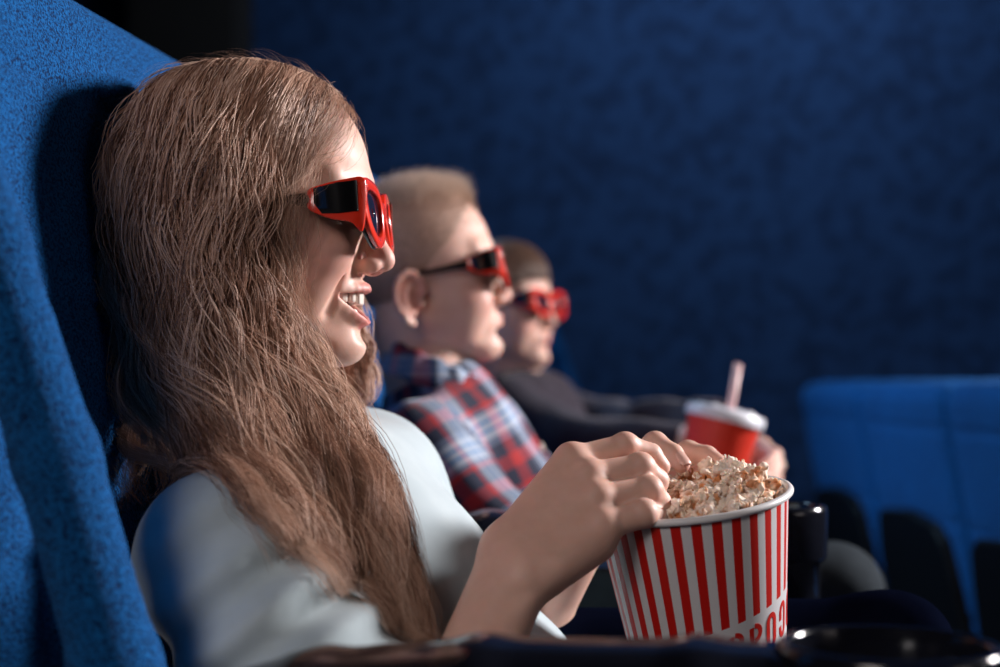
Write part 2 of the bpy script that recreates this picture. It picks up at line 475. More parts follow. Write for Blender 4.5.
# ------------------------------------------------------------------ hands
def hand_sdf(P, wrist, fingers, thumb, k=1.0, wr=(.022, .017), palm_k=.010):
    """fingers: list of 4 joint lists [mcp,pip,dip,tip]; thumb: [cmc,mcp,ip,tip]. one palm, five fingers"""
    palm = None
    for i, fg in enumerate(fingers):
        e = cap(P, wrist, fg[0], .0135*k, .0098*k)
        palm = e if palm is None else smin(palm, e, palm_k*k)
    e = cap(P, thumb[0], thumb[1], .0115*k, .0100*k); palm = smin(palm, e, .012*k)
    d = None
    R = [(.0092, .0084, .0074, .0066), (.0094, .0086, .0076, .0067), (.0091, .0083, .0073, .0064), (.0082, .0074, .0066, .0058)]
    for fg, r in zip(fingers, R):
        r = [q*k for q in r]
        e = chain(P, fg, r, .002)
        e = smin(e, sph(P, fg[1], r[1]*1.08), .003)
        e = smin(e, palm, .007*k)
        d = e if d is None else np.minimum(d, e)
    e = smin(chain(P, thumb[1:], [.0100*k, .0092*k, .0076*k], .002), palm, .010*k)
    return np.minimum(d, e)

# ------------------------------------------------------------------ hair tubes
def strands(curves, rad, name, mat, parent, tint, sides=3, taper=True):
    """curves (n,m,3); rad (n,) ; tint (n,3)"""
    C = np.asarray(curves, dtype=np.float32); n, m, _ = C.shape
    T = np.gradient(C, axis=1); T /= np.maximum(np.linalg.norm(T, axis=2, keepdims=True), 1e-9)
    ref = np.array([.31, .93, .18], dtype=np.float32)
    s = np.cross(T, ref); s /= np.maximum(np.linalg.norm(s, axis=2, keepdims=True), 1e-9)
    u = np.cross(s, T)
    t = np.linspace(0, 1, m); w = np.ones(m) if not taper else np.clip(1.0-t**4*.85, .1, 1)*np.clip(.5+t*8, .5, 1)
    r = np.asarray(rad, dtype=np.float32)[:, None]*w[None]
    th = np.arange(sides)/sides*2*math.pi
    V = C[:, :, None, :]+r[:, :, None, None]*(np.cos(th)[None, None, :, None]*s[:, :, None]+np.sin(th)[None, None, :, None]*u[:, :, None])
    base = (np.arange(n)*m*sides)[:, None, None]+(np.arange(m-1)*sides)[None, :, None]
    j = np.arange(sides)[None, None]; k = (np.arange(sides)+1)[None, None] % sides
    F = np.stack([base+j, base+k, base+sides+k, base+sides+j], -1).reshape(-1, 4)
    vc = np.repeat(np.asarray(tint, dtype=np.float32), m*sides, axis=0)
    return make_mesh(name, V.reshape(-1, 3), F, mat, parent, vcol=vc)
# ------------------------------------------------------------------ shared materials
M = {}
M['skin'] = skin_mat('skin')
M['hair'] = hair_mat('strand_hair')
M['red'] = simple('red_plastic', (.72, .032, .012), rough=.25, nvar=.04, bstr=.01, coat=.5)
M['gblack'] = simple('gloss_black_plastic', (.006, .006, .007), rough=.16, nvar=.1, bstr=.01)
M['lens'] = simple('smoky_lens', (.010, .010, .022), rough=.08, nvar=.05, bstr=0, coat=.3)
M['teeth'] = simple('tooth_enamel', (.80, .74, .66), rough=.2, nvar=.03, bstr=.02, coat=.4)
M['nail'] = simple('nail', (.74, .46, .39), rough=.28, nvar=.03, bstr=.02, coat=.3)
M['lash'] = simple('dark_lash', (.02, .012, .01), rough=.5)

def bounded(P, fn, c, R, pad=.03):
    q = P-A3(c); d = np.sqrt((q*q).sum(-1)); out = d-np.float32(R)
    m = d < R+pad
    if m.any(): out[m] = fn(P[m])
    return out
def arm_sdf(P, sh, el, wa, wb, r0=.038, r1=.033, r2=.029, rw=.0165):
    mid = .5*(np.asarray(wa)+np.asarray(wb)); bel = np.asarray(el)*.62+mid*.38
    d = cap(P, sh, el, r0, r1)
    e = smin(cap(P, bel, wa, r2*.95, rw), cap(P, bel, wb, r2*.95, rw), .012)
    e = smin(e, cap(P, el, bel, r1*.97, r2*1.08), .02)
    return smin(d, e, .022)

# ------------------------------------------------------------------ the girl
GH = Fr(W(250, 220, 1.05), yaw=-3.5)
G = dict(shR=W(222, 566, .915), elR=W(412, 812, .85), waR=W(508, 549, .937), wbR=W(529, 571, .922),
         shL=W(362, 476, 1.19), elL=W(486, 706, 1.13), waL=W(597, 497, 1.09), wbL=W(600, 512, 1.10),
         neck0=GH.wor((-22, 0, -62)), neck1=W(236, 425, 1.065), chest=W(312, 558, 1.065), belly=W(390, 658, 1.05), pelvis=W(395, 780, 1.05))
RF = [[W(572, 461, .970), W(625, 447, .983), W(650, 455, .990), W(660, 467, .992)],
      [W(588, 477, .957), W(640, 468, .967), W(656, 481, .974), W(655, 493, .985)],
      [W(596, 499, .945), W(648, 491, .955), W(658, 502, .964), W(651, 509, .976)],
      [W(602, 526, .934), W(643, 514, .941), W(655, 518, .955), W(654, 521, .968)]]
RT = [W(540, 545, .955), W(572, 522, .982), W(605, 503, .995), W(630, 494, .998)]
LF = [[W(630, 464, 1.062), W(655, 444, 1.046), W(673, 454, 1.036), W(681, 464, 1.028)],
      [W(648, 466, 1.082), W(688, 453, 1.072), W(707, 456, 1.062), W(719, 464, 1.052)],
      [W(650, 478, 1.098), W(684, 464, 1.096), W(698, 469, 1.088), W(703, 475, 1.080)],
      [W(645, 492, 1.112), W(668, 480, 1.114), W(680, 484, 1.108), W(686, 490, 1.100)]]
LT = [W(604, 497, 1.075), W(620, 488, 1.045), W(636, 484, 1.022), W(652, 487, 1.010)]

def rhand(P):
    d = None
    wa, wb = G['waR'], G['wbR']
    palm = None
    for i, fg in enumerate(RF):
        w = wa+(wb-wa)*i/3
        e = cap(P, w, fg[0], .0150, .0112-.0004*i); palm = e if palm is None else smin(palm, e, .008)
    e = cap(P, wb+(RF[3][0]-wb)*.15+np.array([.004, .004, -.004]), RF[3][0]+np.array([-.004, .004, -.012]), .0155, .0115); palm = smin(palm, e, .012)
    e = cap(P, RT[0], RT[1], .014, .0115); palm = smin(palm, e, .014)
    R = [(.0098, .0092, .0082, .0072), (.0100, .0096, .0086, .0076), (.0100, .0096, .0086, .0074), (.0094, .0092, .0082, .0070)]
    for i, (fg, r) in enumerate(zip(RF, R)):
        e = chain(P, fg, r, .002)
        e = smin(e, sph(P, fg[1]+np.array([0, -.0005, .0008]), r[1]*1.04), .003)
        e = smin(e, sph(P, fg[0]+np.array([0, -.001, .001]), r[0]*1.02), .006)
        e = smin(e, palm, .006)
        # soft creases across the finger joints
        d = e if d is None else smin(d, e, .0030)
    e = smin(chain(P, RT[1:], [.0105, .0095, .0078], .002), palm, .010)
    return np.minimum(d, e)
def lhand(P):
    return hand_sdf(P, .5*(G['waL']+G['wbL']), LF, LT, k=1.0)
def girl_head(P): return head_sdf(GH.loc(P), J=5.5, smile=True, ears=True)*GH.k
def girl_body(P):
    d = bounded(P, girl_head, GH.wor((5, 0, 0)), .135, .06)
    nk = cap(P, G['neck0'], G['neck1'], .038, .040); d = smin(d, nk, .02)
    t = smin(ell(P, G['chest'], (.085, .125, .10)), ell(P, G['belly'], (.080, .112, .11)), .08)
    t = smin(t, cap(P, G['shR'], G['shL'], .045), .05)
    t = smin(t, ell(P, G['pelvis'], (.10, .135, .08)), .06)
    t = smin(t, cap(P, G['neck1'], G['neck1']+np.array([.02, 0, -.06]), .042, .06), .03)
    d = smin(d, t, .03)
    aR = arm_sdf(P, G['shR'], G['elR'], G['waR'], G['wbR'], r2=.0265, rw=.0160)
    ub = G['wbR']+np.array([-.003, -.007, -.002]); aR = smin(aR, sph(P, ub, .0105), .008)     # wrist bone
    h = bounded(P, rhand, W(580, 505, .955), .085, .03); aR = smin(aR, h, .012)
    aL = arm_sdf(P, G['shL'], G['elL'], G['waL'], G['wbL'], r2=.0245, rw=.0170)
    h = bounded(P, lhand, W(650, 475, 1.07), .09, .03); aL = smin(aL, h, .010)
    return np.minimum(smin(d, aR, .03), smin(d, aL, .03))

girl = empty('person', 'girl with long wavy light brown hair, laughing, her fingers in the striped popcorn bucket', 'person', tuple(W(395, 850, 1.05)))
V, F = polygonise(girl_body, (-.32, .78, .44), (.22, 1.30, 1.06), .0020 if FASTMESH else .00155)
Lp = GH.loc(V.astype(np.float32))
tint = np.tile(SKIN, (len(V), 1))
hm = np.linalg.norm(Lp-np.array([5, 0, 0]), axis=1) < 150
tint[hm] = head_tint(Lp[hm], True, 5.5, True)
# knuckles and fingertips are pinker
for fg in RF+LF:
    for j, s in ((0, .011), (1, .010), (3, .010)):
        w = .25*np.exp(-(np.linalg.norm(V-fg[j], axis=1)/s)**2)[:, None]; tint = tint*(1-w)+np.array([.68, .28, .22])*w
body = make_mesh('body', V, F, M['skin'], girl, vcol=tint)

# teeth: a rounded row along the upper arch and the tips of the lower ones
def arch(y, R=23.0, x0=80.5): return x0-18*(y/R)**2
def teeth_sdf(P, upper=True):
    d = None
    edges = [-25, -19.5, -13.2, -7.9, 0, 7.9, 13.2, 19.5, 25] if upper else [-19, -13.5, -9, -4.5, 0, 4.5, 9, 13.5, 19]
    for a, b in zip(edges[:-1], edges[1:]):
        yc = (a+b)/2; w = (b-a)/2-.12; sl = -36*yc/23**2
        ang = math.atan(sl); c, s = math.cos(ang), math.sin(ang)
        Mx = np.array([[c, s, 0], [-s, c, 0], [0, 0, 1.0]])     # tangent frame
        Mx = np.array([[math.cos(-ang), math.sin(-ang), 0], [-math.sin(-ang), math.cos(-ang), 0], [0, 0, 1]]).T
        if upper:
            hh = 5.6 if abs(yc) < 8 else 4.9; zc = -57.6 if abs(yc) < 8 else -57.0
            e = boxd(P, (arch(yc)-.6*(abs(yc) > 8)+.6, yc, zc), (2.8, w*1.02/ c if False else w*1.03, hh), 1.9, Mx)
        else:
            e = boxd(P, (arch(yc)-3.6, yc, -70.5), (2.4, w*1.03, 5.0), 1.7, Mx)
        d = e if d is None else np.minimum(d, e)
    return d
for up in (True, False):
    V, F = polygonise(lambda P: teeth_sdf(P, up), (50, -30, -80), (90, 30, -48), .7)
    make_mesh('teeth', GH.wor(V), F, M['teeth'], girl)
GL = glasses(GH, 'red and black 3D glasses worn by the laughing long-haired girl', M)

# nails (index finger of her left hand shows one)
def nail(fg, n, w=.0052, l=.0060, lift=.0066, back=.35, par=None):
    d = np.asarray(fg[3])-np.asarray(fg[2]); d = d/np.linalg.norm(d); n = np.asarray(n, float); n = n-d*(n@d); n /= np.linalg.norm(n); s = np.cross(d, n)
    c = np.asarray(fg[3])+d*.0005
    R = []
    for u in np.linspace(-1, 1, 9):
        row = []
        for v in np.linspace(-1, 1, 9):
            vv = v*math.sqrt(max(0, 1-abs(u)**3*.55)); a = vv*w/.0066
            row.append(c+d*(u*l)+s*math.sin(a)*.0066+n*(math.cos(a)*(lift)-.0008*u*u*(u > 0)*2))
        R.append(row)
    R = np.array(R); V = R.reshape(-1, 3); V = np.concatenate([V+n*.0005, V-n*.0006]); F = []
    for i in range(8):
        for j in range(8):
            a = i*9+j; F += [[a, a+1, a+10, a+9], [a+81, a+90, a+91, a+82]]
    rim = [j for j in range(9)]+[i*9+8 for i in range(1, 9)]+[72+j for j in range(7, -1, -1)]+[i*9 for i in range(7, 0, -1)]
    for a, b in zip(rim, rim[1:]+rim[:1]): F.append([a, b, b+81, a+81])
    poly_obj('nail', V, F, M['nail'], par)
nail(LF[0], (.35, -.75, .62), par=girl)

# ---- the T-shirt
fold = mknoise(3, 9, 16.0); fold2 = mknoise(8, 9, 45.0)
def shirt_sdf(P):
    t = smin(ell(P, G['chest']+np.array([.004, 0, 0]), (.090, .135, .108)), ell(P, G['belly'], (.094, .126, .120)), .05)
    t = smin(t, cap(P, G['shR']+np.array([.01, .02, -.004]), G['shL'], .048, .046), .035)
    t = smin(t, cap(P, W(345, 500, 1.10), W(384, 480, 1.15), .05, .046), .04)
    t = smin(t, ell(P, G['pelvis'], (.108, .145, .085)), .06)
    t = smin(t, ell(P, W(468, 676, 1.04), (.075, .115, .046)), .03)
    t = smax(t, P[..., 2]-(.775+.0), .012)
    # neck opening
    t = smax(t, -cap(P, G['neck1']+np.array([.01, 0, .0]), G['neck1']+np.array([.0, 0, .10]), .052, .07), .006)
    q = P @ A3(Matrix.Rotation(math.radians(32), 3, 'Y'))
    qs = q*A3((1.0, 1.0, .28))
    t = t+.0028*fold(qs)+.0007*fold2(q*A3((1, 1, .35)))
    # sleeve of the near arm
    sd = G['elR']-G['shR']; e2 = G['shR']+sd*.70
    s = cap(P, G['shR'], e2, .056, .062)
    ax = sd/np.linalg.norm(sd); u = (P-A3(G['shR'])) @ A3(ax)
    diag = (P @ A3((.80, -.1, -1.1)))
    s = s+.0045*np.sin(diag*115+1.5*fold(P*A3((.7, .7, .7))))*np.clip(1.2-np.abs(u-.07)/.09, 0, 1)+.0018*fold(P*A3((2, 1, 2)))
    s = smax(s, u-float(np.linalg.norm(sd))*.70, .004)
    sL = G['elL']-G['shL']; s2 = cap(P, G['shL'], G['shL']+sL*.6, .052, .056)
    uL = (P-A3(G['shL'])) @ A3(sL/np.linalg.norm(sL)); s2 = smax(s2+.0015*fold(P*2), uL-float(np.linalg.norm(sL))*.6, .004)
    hemcut = np.minimum(smin(t, s, .03), smin(t, s2, .03))
    return hemcut
V, F = polygonise(shirt_sdf, (-.34, .78, .44), (.14, 1.32, .84), .0030 if FASTMESH else .0023)
mt, nt, b = nodes('pale_cotton')
n1 = noise_node(nt, 25, 4); r = ramp(nt, n1.outputs['Fac'], [(.3, (.42, .51, .55)), (.7, (.49, .58, .615))]); L(nt, r.outputs['Color'], b.inputs['Base Color'])
b.inputs['Roughness'].default_value = .85; b.inputs['Sheen Weight'].default_value = .25; b.inputs['Specular IOR Level'].default_value = .2
bump(nt, b, noise_node(nt, 1400, 2).outputs['Fac'], .25, .0005)
M['tee'] = mt
make_mesh('t_shirt', V, F, mt, girl)
def legs_sdf(P, hipR, hipL, knR, knL, anR, anL, rt=.062, rk=.050, ra=.042, nz=None, amp=.003):
    d = None
    for h, k, a in ((hipR, knR, anR), (hipL, knL, anL)):
        e = smin(cap(P, h, k, rt, rk), cap(P, k, a, rk, ra), .02)
        d = e if d is None else smin(d, e, .02)
    d = smin(d, cap(P, hipR, hipL, rt*1.15), .04)
    return d+amp*nz(P) if nz is not None else d
def cloth(name, col, rough=.9, sheen=.3, nvar=.25, ns=30, weave=900, bs=.3):
    m, nt, b = nodes(name); n1 = noise_node(nt, ns, 4); c = np.array(col)
    r = ramp(nt, n1.outputs['Fac'], [(.3, tuple(c*(1-nvar))), (.7, tuple(c*(1+nvar)))]); L(nt, r.outputs['Color'], b.inputs['Base Color'])
    b.inputs['Roughness'].default_value = rough; b.inputs['Sheen Weight'].default_value = sheen*.25; b.inputs['Specular IOR Level'].default_value = .0 if sheen == 0 else .06
    bump(nt, b, noise_node(nt, weave, 2).outputs['Fac'], bs, .0006); return m
M['navy_denim'] = cloth('navy_denim', (.002, .003, .009), sheen=0)
M['grey_denim'] = cloth('grey_denim', (.030, .036, .042), sheen=0)
M['dark_denim'] = cloth('dark_denim', (.012, .012, .016))
M['sweater'] = cloth('charcoal_knit', (.040, .034, .046), weave=500, bs=.5, ns=120)
M['rubber'] = simple('shoe_rubber', (.5, .5, .5), rough=.6)
M['shoe'] = simple('shoe_canvas', (.03, .03, .04), rough=.8)
def trousers(person, hR, hL, kR, kL, mat, h=.006, lo=None, hi=None):
    aR = np.array([kR[0]+.03, kR[1], .09]); aL = np.array([kL[0]+.03, kL[1], .09])
    f = lambda P: smax(legs_sdf(P, hR, hL, kR, kL, aR, aL, nz=mknoise(5, 8, 40.)), .085-P[..., 2], .01)
    pts = np.array([hR, hL, kR, kL, aR, aL])
    V, F = polygonise(f, pts.min(0)-.10, pts.max(0)+.10, h); make_mesh('trousers', V, F, mat, person)
    for a in (aR, aL):
        g = lambda P: smax(smin(ell(P, a+np.array([.06, 0, -.045]), (.11, .042, .04)), cap(P, a+np.array([.0, 0, -.03]), a+np.array([0, 0, .02]), .038), .03), .004-P[..., 2], .006)
        V, F = polygonise(g, a-np.array([.1, .08, .1]), a+np.array([.2, .08, .08]), .005); sh = make_mesh('shoe', V, F, M['shoe'], person)
        g2 = lambda P: smax(smax(ell(P, a+np.array([.06, 0, -.045]), (.116, .047, .06)), P[..., 2]-.02, .004), .001-P[..., 2], .004)
        V, F = polygonise(g2, a-np.array([.1, .08, .12]), a+np.array([.22, .08, .0]), .005); make_mesh('sole', V, F, M['rubber'], sh)
trousers(girl, W(430, 775, .955), W(470, 690, 1.13), W(950, 760, .875), W(880, 662, 1.14), M['navy_denim'])
# ------------------------------------------------------------------ the girl's hair
def sheet(guides, n, m, seedc, depth, clumps, name=None, wav=.006, freq=4.2, jit=.004, ulim=(0, 1)):
    g = np.array([cr(x, 24) for x in guides])            # (k,24,3)
    k = len(g); r = np.random.default_rng(seedc)
    # clump centres across the sheet
    cu = np.sort(r.uniform(ulim[0], ulim[1], clumps)); cd = r.uniform(0, 1, clumps)
    cph = r.normal(0, .8, (clumps, 3))+np.stack([9*cu+2*np.sin(14*cu), 7*cu+1.5*np.sin(17*cu), cu], -1); cf = r.uniform(.7, 1.35, clumps)*freq; ca = r.uniform(.5, 1.8, clumps)*wav
    cl = r.uniform(.84, 1.06, clumps)
    ci = r.integers(0, clumps, n)
    u0 = r.uniform(ulim[0], ulim[1], n)
    ci = np.clip(np.searchsorted(cu, u0)+r.integers(-1, 2, n), 0, clumps-1)
    t = np.linspace(0, 1, m)[None, :]
    pull = np.clip(t*1.5-.1, 0, .72)                       # strands gather into their lock
    u = u0[:, None]*(1-pull)+(cu[ci]+r.normal(0, .006, n))[:, None]*pull
    u = np.clip(u, 0, 1)
    L_ = np.clip(cl[ci]*r.uniform(.86, 1.04, n), .3, 1.0)
    tt = t*L_[:, None]
    x = u*(k-1); i = np.clip(x.astype(int), 0, k-2); fx = x-i; fx = fx*fx*(3-2*fx)*.5+fx*.5
    y = tt*23; j = np.clip(y.astype(int), 0, 22); fy = y-j
    P = ((g[i, j]*(1-fy)[..., None]+g[i, j+1]*fy[..., None])*(1-fx)[..., None]
         + (g[i+1, j]*(1-fy)[..., None]+g[i+1, j+1]*fy[..., None])*fx[..., None])
    T = np.gradient(P, axis=1); T /= np.maximum(np.linalg.norm(T, axis=2, keepdims=True), 1e-9)
    out = np.array([0, -1.0, 0]); 
    side = np.cross(T, out); side /= np.maximum(np.linalg.norm(side, axis=2, keepdims=True), 1e-9)
    nrm = np.cross(side, T)
    amp = (ca[ci][:, None]*np.clip(t*1.6, .16, 1))
    ph = cf[ci][:, None]*6.28*tt*.9
    P = P+side*(amp*np.sin(ph+cph[ci, 0][:, None]))[..., None]+nrm*(amp*.7*np.sin(ph*.93+cph[ci, 1][:, None]))[..., None]
    # spread inside the lock
    s1 = r.normal(0, jit, n)[:, None]*(1.15-.55*np.abs(2*t-1)); s2 = r.normal(0, jit, n)[:, None]
    dd = (cd[ci]*.6+r.uniform(0, .4, n))[:, None]*np.interp(t[0], [0, .15, 1], [.35, 1, .8])[None]*depth
    P = P+side*s1[..., None]+nrm*(-dd+s2*.5)[..., None]
    for fq, am in ((1.0, .0013), (2.3, .0006)):
        P = P+side*(am*r.normal(0, 1, n)[:, None]*np.sin(t*r.uniform(5, 11, n)[:, None]*fq+r.uniform(0, 6.3, n)[:, None]))[..., None]+nrm*(am*r.normal(0, 1, n)[:, None]*np.sin(t*r.uniform(5, 11, n)[:, None]*fq+r.uniform(0, 6.3, n)[:, None]))[..., None]
    fr = r.random(n) < .06                                 # loose flyaway hairs
    wob = np.sin(t*r.uniform(4, 12, n)[:, None]+r.uniform(0, 6, n)[:, None])*r.uniform(.002, .012, n)[:, None]*t
    P = P+(fr[:, None]*wob)[..., None]*side
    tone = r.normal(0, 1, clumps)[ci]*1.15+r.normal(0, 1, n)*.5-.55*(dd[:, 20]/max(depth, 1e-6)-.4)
    # keep the strands outside the skull and over the cloth
    q = GH.loc(P); off = 2.0+r.uniform(0, 7, n)[:, None]*np.clip(t*5, .15, 1)
    cc = np.array([-3., 0, 38.]); rr = np.array([90., 72., 74.])
    for _ in range(3):
        d = ell(q, cc, rr); g_ = (q-cc)/rr**2; g_ /= np.linalg.norm(g_, axis=-1, keepdims=True); q = q+g_*np.clip(off-d, 0, 60)[..., None]
    P = GH.wor(q)
    sh = P.reshape(-1, 3).astype(np.float32); off2 = np.repeat(r.uniform(.0015, .012, n), P.shape[1])
    mk = (sh[:, 2] < .80)
    for _ in range(3):
        x_ = sh[mk]; d = shirt_sdf(x_); e = .002
        G_ = np.stack([shirt_sdf(x_+A3(v)*e)-shirt_sdf(x_-A3(v)*e) for v in ((1, 0, 0), (0, 1, 0), (0, 0, 1))], -1); G_ /= np.maximum(np.linalg.norm(G_, axis=1, keepdims=True), 1e-9)
        sh[mk] = x_+G_*np.clip(off2[mk]-d, 0, .03)[:, None]
    P = sh.reshape(P.shape)
    return P, tone, None
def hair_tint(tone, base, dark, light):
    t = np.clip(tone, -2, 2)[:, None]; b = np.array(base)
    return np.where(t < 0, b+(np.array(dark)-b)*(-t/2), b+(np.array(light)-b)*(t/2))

def gl(*p): return [W(*q) for q in p]
NEAR = [
    gl((205, 72, 1.100), (150, 88, 1.040), (112, 150, 1.010), (100, 240, 1.010), (98, 340, 1.000), (108, 430, 0.990), (122, 500, 0.925)),
    gl((215, 68, 1.080), (178, 80, 1.020), (142, 145, 0.985), (128, 240, 0.980), (126, 340, 0.980), (142, 420, 0.960), (165, 480, 0.930)),
    gl((232, 66, 1.070), (208, 78, 1.010), (176, 140, 0.965), (162, 240, 0.965), (162, 340, 0.965), (190, 430, 0.930), (250, 520, 0.880), (300, 600, 0.870)),
    gl((250, 67, 1.070), (235, 82, 1.000), (206, 140, 0.960), (192, 240, 0.955), (196, 340, 0.955), (240, 430, 0.920), (308, 530, 0.885), (338, 640, 0.878)),
    gl((268, 70, 1.070), (258, 84, 1.000), (232, 140, 0.962), (216, 235, 0.955), (224, 330, 0.955), (275, 425, 0.940), (335, 530, 0.910), (365, 650, 0.875)),
    gl((285, 75, 1.070), (280, 88, 1.010), (256, 140, 0.970), (238, 225, 0.960), (242, 315, 0.965), (295, 405, 0.955), (352, 500, 0.925), (392, 655, 0.873)),
    gl((302, 82, 1.070), (300, 96, 1.020), (278, 145, 0.985), (258, 215, 0.967), (258, 295, 0.972), (300, 375, 0.975), (362, 460, 0.955), (405, 560, 0.905), (420, 655, 0.873)),
    gl((300, 84, 1.060), (282, 102, 1.020), (264, 140, 0.990), (255, 185, 0.975), (252, 230, .975), (260, 290, 0.982), (300, 355, 0.990), (338, 425, 0.975), (370, 500, 0.925), (404, 590, 0.895), (426, 650, 0.875)),
    gl((322, 92, 1.060), (301, 106, 1.030), (279, 138, 1.003), (268, 170, 0.985), (264, 210, 0.980), (268, 262, 0.982), (276, 320, 0.985), (312, 374, 0.985), (352, 430, 0.970), (384, 520, 0.918), (414, 600, 0.892)),
]
FAR = [
    gl((215, 68, 1.09), (160, 90, 1.12), (125, 170, 1.15), (120, 300, 1.16), (150, 400, 1.15), (200, 450, 1.14)),
    gl((260, 68, 1.09), (250, 90, 1.14), (220, 170, 1.16), (240, 280, 1.165), (290, 350, 1.16), (310, 400, 1.15), (300, 450, 1.15)),
    gl((300, 78, 1.09), (310, 100, 1.13), (300, 180, 1.155), (310, 280, 1.16), (335, 345, 1.15), (345, 390, 1.14), (330, 430, 1.13)),
    gl((325, 92, 1.08), (338, 112, 1.11), (338, 180, 1.14), (345, 280, 1.15), (368, 345, 1.145), (374, 378, 1.14), (350, 425, 1.12)),
]
NS = .6 if FASTMESH else 1.0
parts = []
base, dark, light = (.41, .225, .15), (.14, .06, .036), (.74, .51, .39)
P1, t1, _ = sheet(NEAR, int(6600*NS), 40, 11, .024, 90, wav=.0085, freq=3.1, jit=.0030)
P2, t2, _ = sheet(FAR, int(2200*NS), 30, 12, .012, 50, wav=.004, jit=.003)
WISP = [gl((330, 92, 1.06), (312, 106, 1.02), (300, 140, .99), (292, 175, .98), (284, 215, .975), (284, 270, .98), (290, 330, .985), (325, 385, .985), (352, 440, .98)),
        gl((346, 108, 1.05), (345, 124, 1.03), (332, 142, 1.01), (308, 165, .985), (294, 195, .978), (292, 240, .975), (296, 300, .985), (322, 372, .985), (362, 430, .98))]
P4, t4, _ = sheet(WISP, int(200*NS), 40, 14, .002, 30, wav=.006, freq=3, jit=.006)
P3, t3, _ = sheet(NEAR, int(900*NS), 40, 13, .002, 110, wav=.007, freq=4.8, jit=.005)     # top layer locks
m = 40
P2r = np.stack([np.stack([np.interp(np.linspace(0, 29, m), np.arange(30), P2[i, :, a]) for a in range(3)], -1) for i in range(len(P2))])
# fine hairs lifting off the crown
nf = int(340*NS)+20; fl = []
for i in range(nf):
    a = rng.uniform(-.25, 1.05); x = np.interp(a, [-.25, 0, .4, .8, 1.05], [95, 140, 215, 300, 350]); y = np.interp(x, [95, 130, 160, 200, 250, 300, 335, 352], [170, 115, 84, 68, 64, 76, 100, 130])
    Y = 1.05+rng.uniform(-.06, .04); p0 = W(x, y+4, Y); ln = rng.uniform(.012, .045); dx = rng.uniform(-1, .6); t = np.linspace(0, 1, m)
    up = rng.uniform(.03, .26); cu = rng.uniform(-2.5, 2.5)
    nx, nz = np.interp(x, [95, 200, 300, 355], [-.9, -.1, .5, .9]), np.interp(x, [95, 200, 300, 355], [.4, 1, .8, .35])
    tx, tz = nz, -nx
    s = np.sign(dx)
    q = p0+ln*(np.outer(t, [tx*s, rng.uniform(-.2, .2), tz*s])+np.outer(np.sin(t*3.0)*up, [nx, 0, nz])+np.outer(t*t*.12*np.sin(cu*t), [nz, 0, nx]))
    fl.append(q)
fl = np.array(fl)
C = np.concatenate([P1, P2r, P3, P4, fl])
tone = np.concatenate([t1, t2+.3, t3+.5, t4+.6, rng.normal(1.3, .5, len(fl))])
w = 1.7 if FASTMESH else 1.45
rad = np.concatenate([rng.uniform(.00012, .00024, len(P1))*w, rng.uniform(.0002, .0004, len(P2r))*w, rng.uniform(.00014, .00028, len(P3))*w, rng.uniform(.00006, .00011, len(P4)), rng.uniform(.00004, .00008, len(fl))])
strands(C, rad, 'hair', M['hair'], girl, hair_tint(tone, base, dark, light))
# the scalp shell under the strands (keeps the crown closed)
def scalp(P):
    q = GH.loc(P); d = ell(q, (-5, 0, 38), (91, 73, 75))
    d = smax(d, (q[..., 0]-36)*.8+(q[..., 2]-70)*-.55, 10)
    d = smax(d, -(q[..., 2]+60), 8)
    return d*GH.k
V, F = polygonise(scalp, GH.c-.14, GH.c+.16, .004)
mm, nt, b = nodes('scalp_hair'); n1 = noise_node(nt, 300, 3); r = ramp(nt, n1.outputs['Fac'], [(.3, (.10, .05, .035)), (.7, (.20, .11, .075))]); L(nt, r.outputs['Color'], b.inputs['Base Color']); b.inputs['Roughness'].default_value = .7
M['scalp'] = mm
make_mesh('hair_underlayer', V, F, mm, girl)
# ------------------------------------------------------------------ shared seated upper body
def add(a, *v): return np.asarray(a)+np.array(v)
def boy_body(name, HF, S, hands, mask_ear=True, h=.0021):
    def bd(P):
        d = bounded(P, lambda q: head_sdf(HF.loc(q), J=0, smile=False, ears=True, nose=.975)*HF.k, HF.wor((5, 0, 0)), .13, .06)
        d = smin(d, cap(P, HF.wor((-20, 0, -55)), S['neck'], .040, .041), .018)
        t = smin(ell(P, S['chest'], (.07, .11, .10)), ell(P, S['belly'], (.075, .11, .10)), .06)
        t = smin(t, cap(P, S['shR'], S['shL'], .038), .05)
        t = smin(t, cap(P, S['neck'], add(S['neck'], .01, 0, -.05), .042, .05), .03)
        d = smin(d, t, .02)
        for sd in 'RL':
            a = arm_sdf(P, S['sh'+sd], S['el'+sd], S['wr'+sd], S['wr'+sd]+np.array([0, 0, -.008]), r0=.032, r1=.030, r2=.026, rw=.018)
            fg, th = hands[sd]; c = np.mean([f[1] for f in fg], axis=0)
            e = bounded(P, lambda q: hand_sdf(q, S['wr'+sd], fg, th), c, .095, .03); a = smin(a, e, .01)
            d = smin(d, a, .03)
        return d
    pts = np.array([S[k] for k in ('shR', 'shL', 'elR', 'elL', 'wrR', 'wrL', 'belly', 'neck')]+[HF.wor((0, 0, 130)), HF.wor((-95, 0, 0)), HF.wor((110, 0, 0))]+[f[3] for sd in 'RL' for f in hands[sd][0]])
    V, F = polygonise(bd, pts.min(0)-.13, pts.max(0)+.13, .0028 if FASTMESH else h)
    Lp = HF.loc(V.astype(np.float32)); tint = np.tile(SKIN, (len(V), 1)); hm = np.linalg.norm(Lp-np.array([5, 0, 0]), axis=1) < 150
    tint[hm] = head_tint(Lp[hm], False, 0, True)
    return V, F, tint
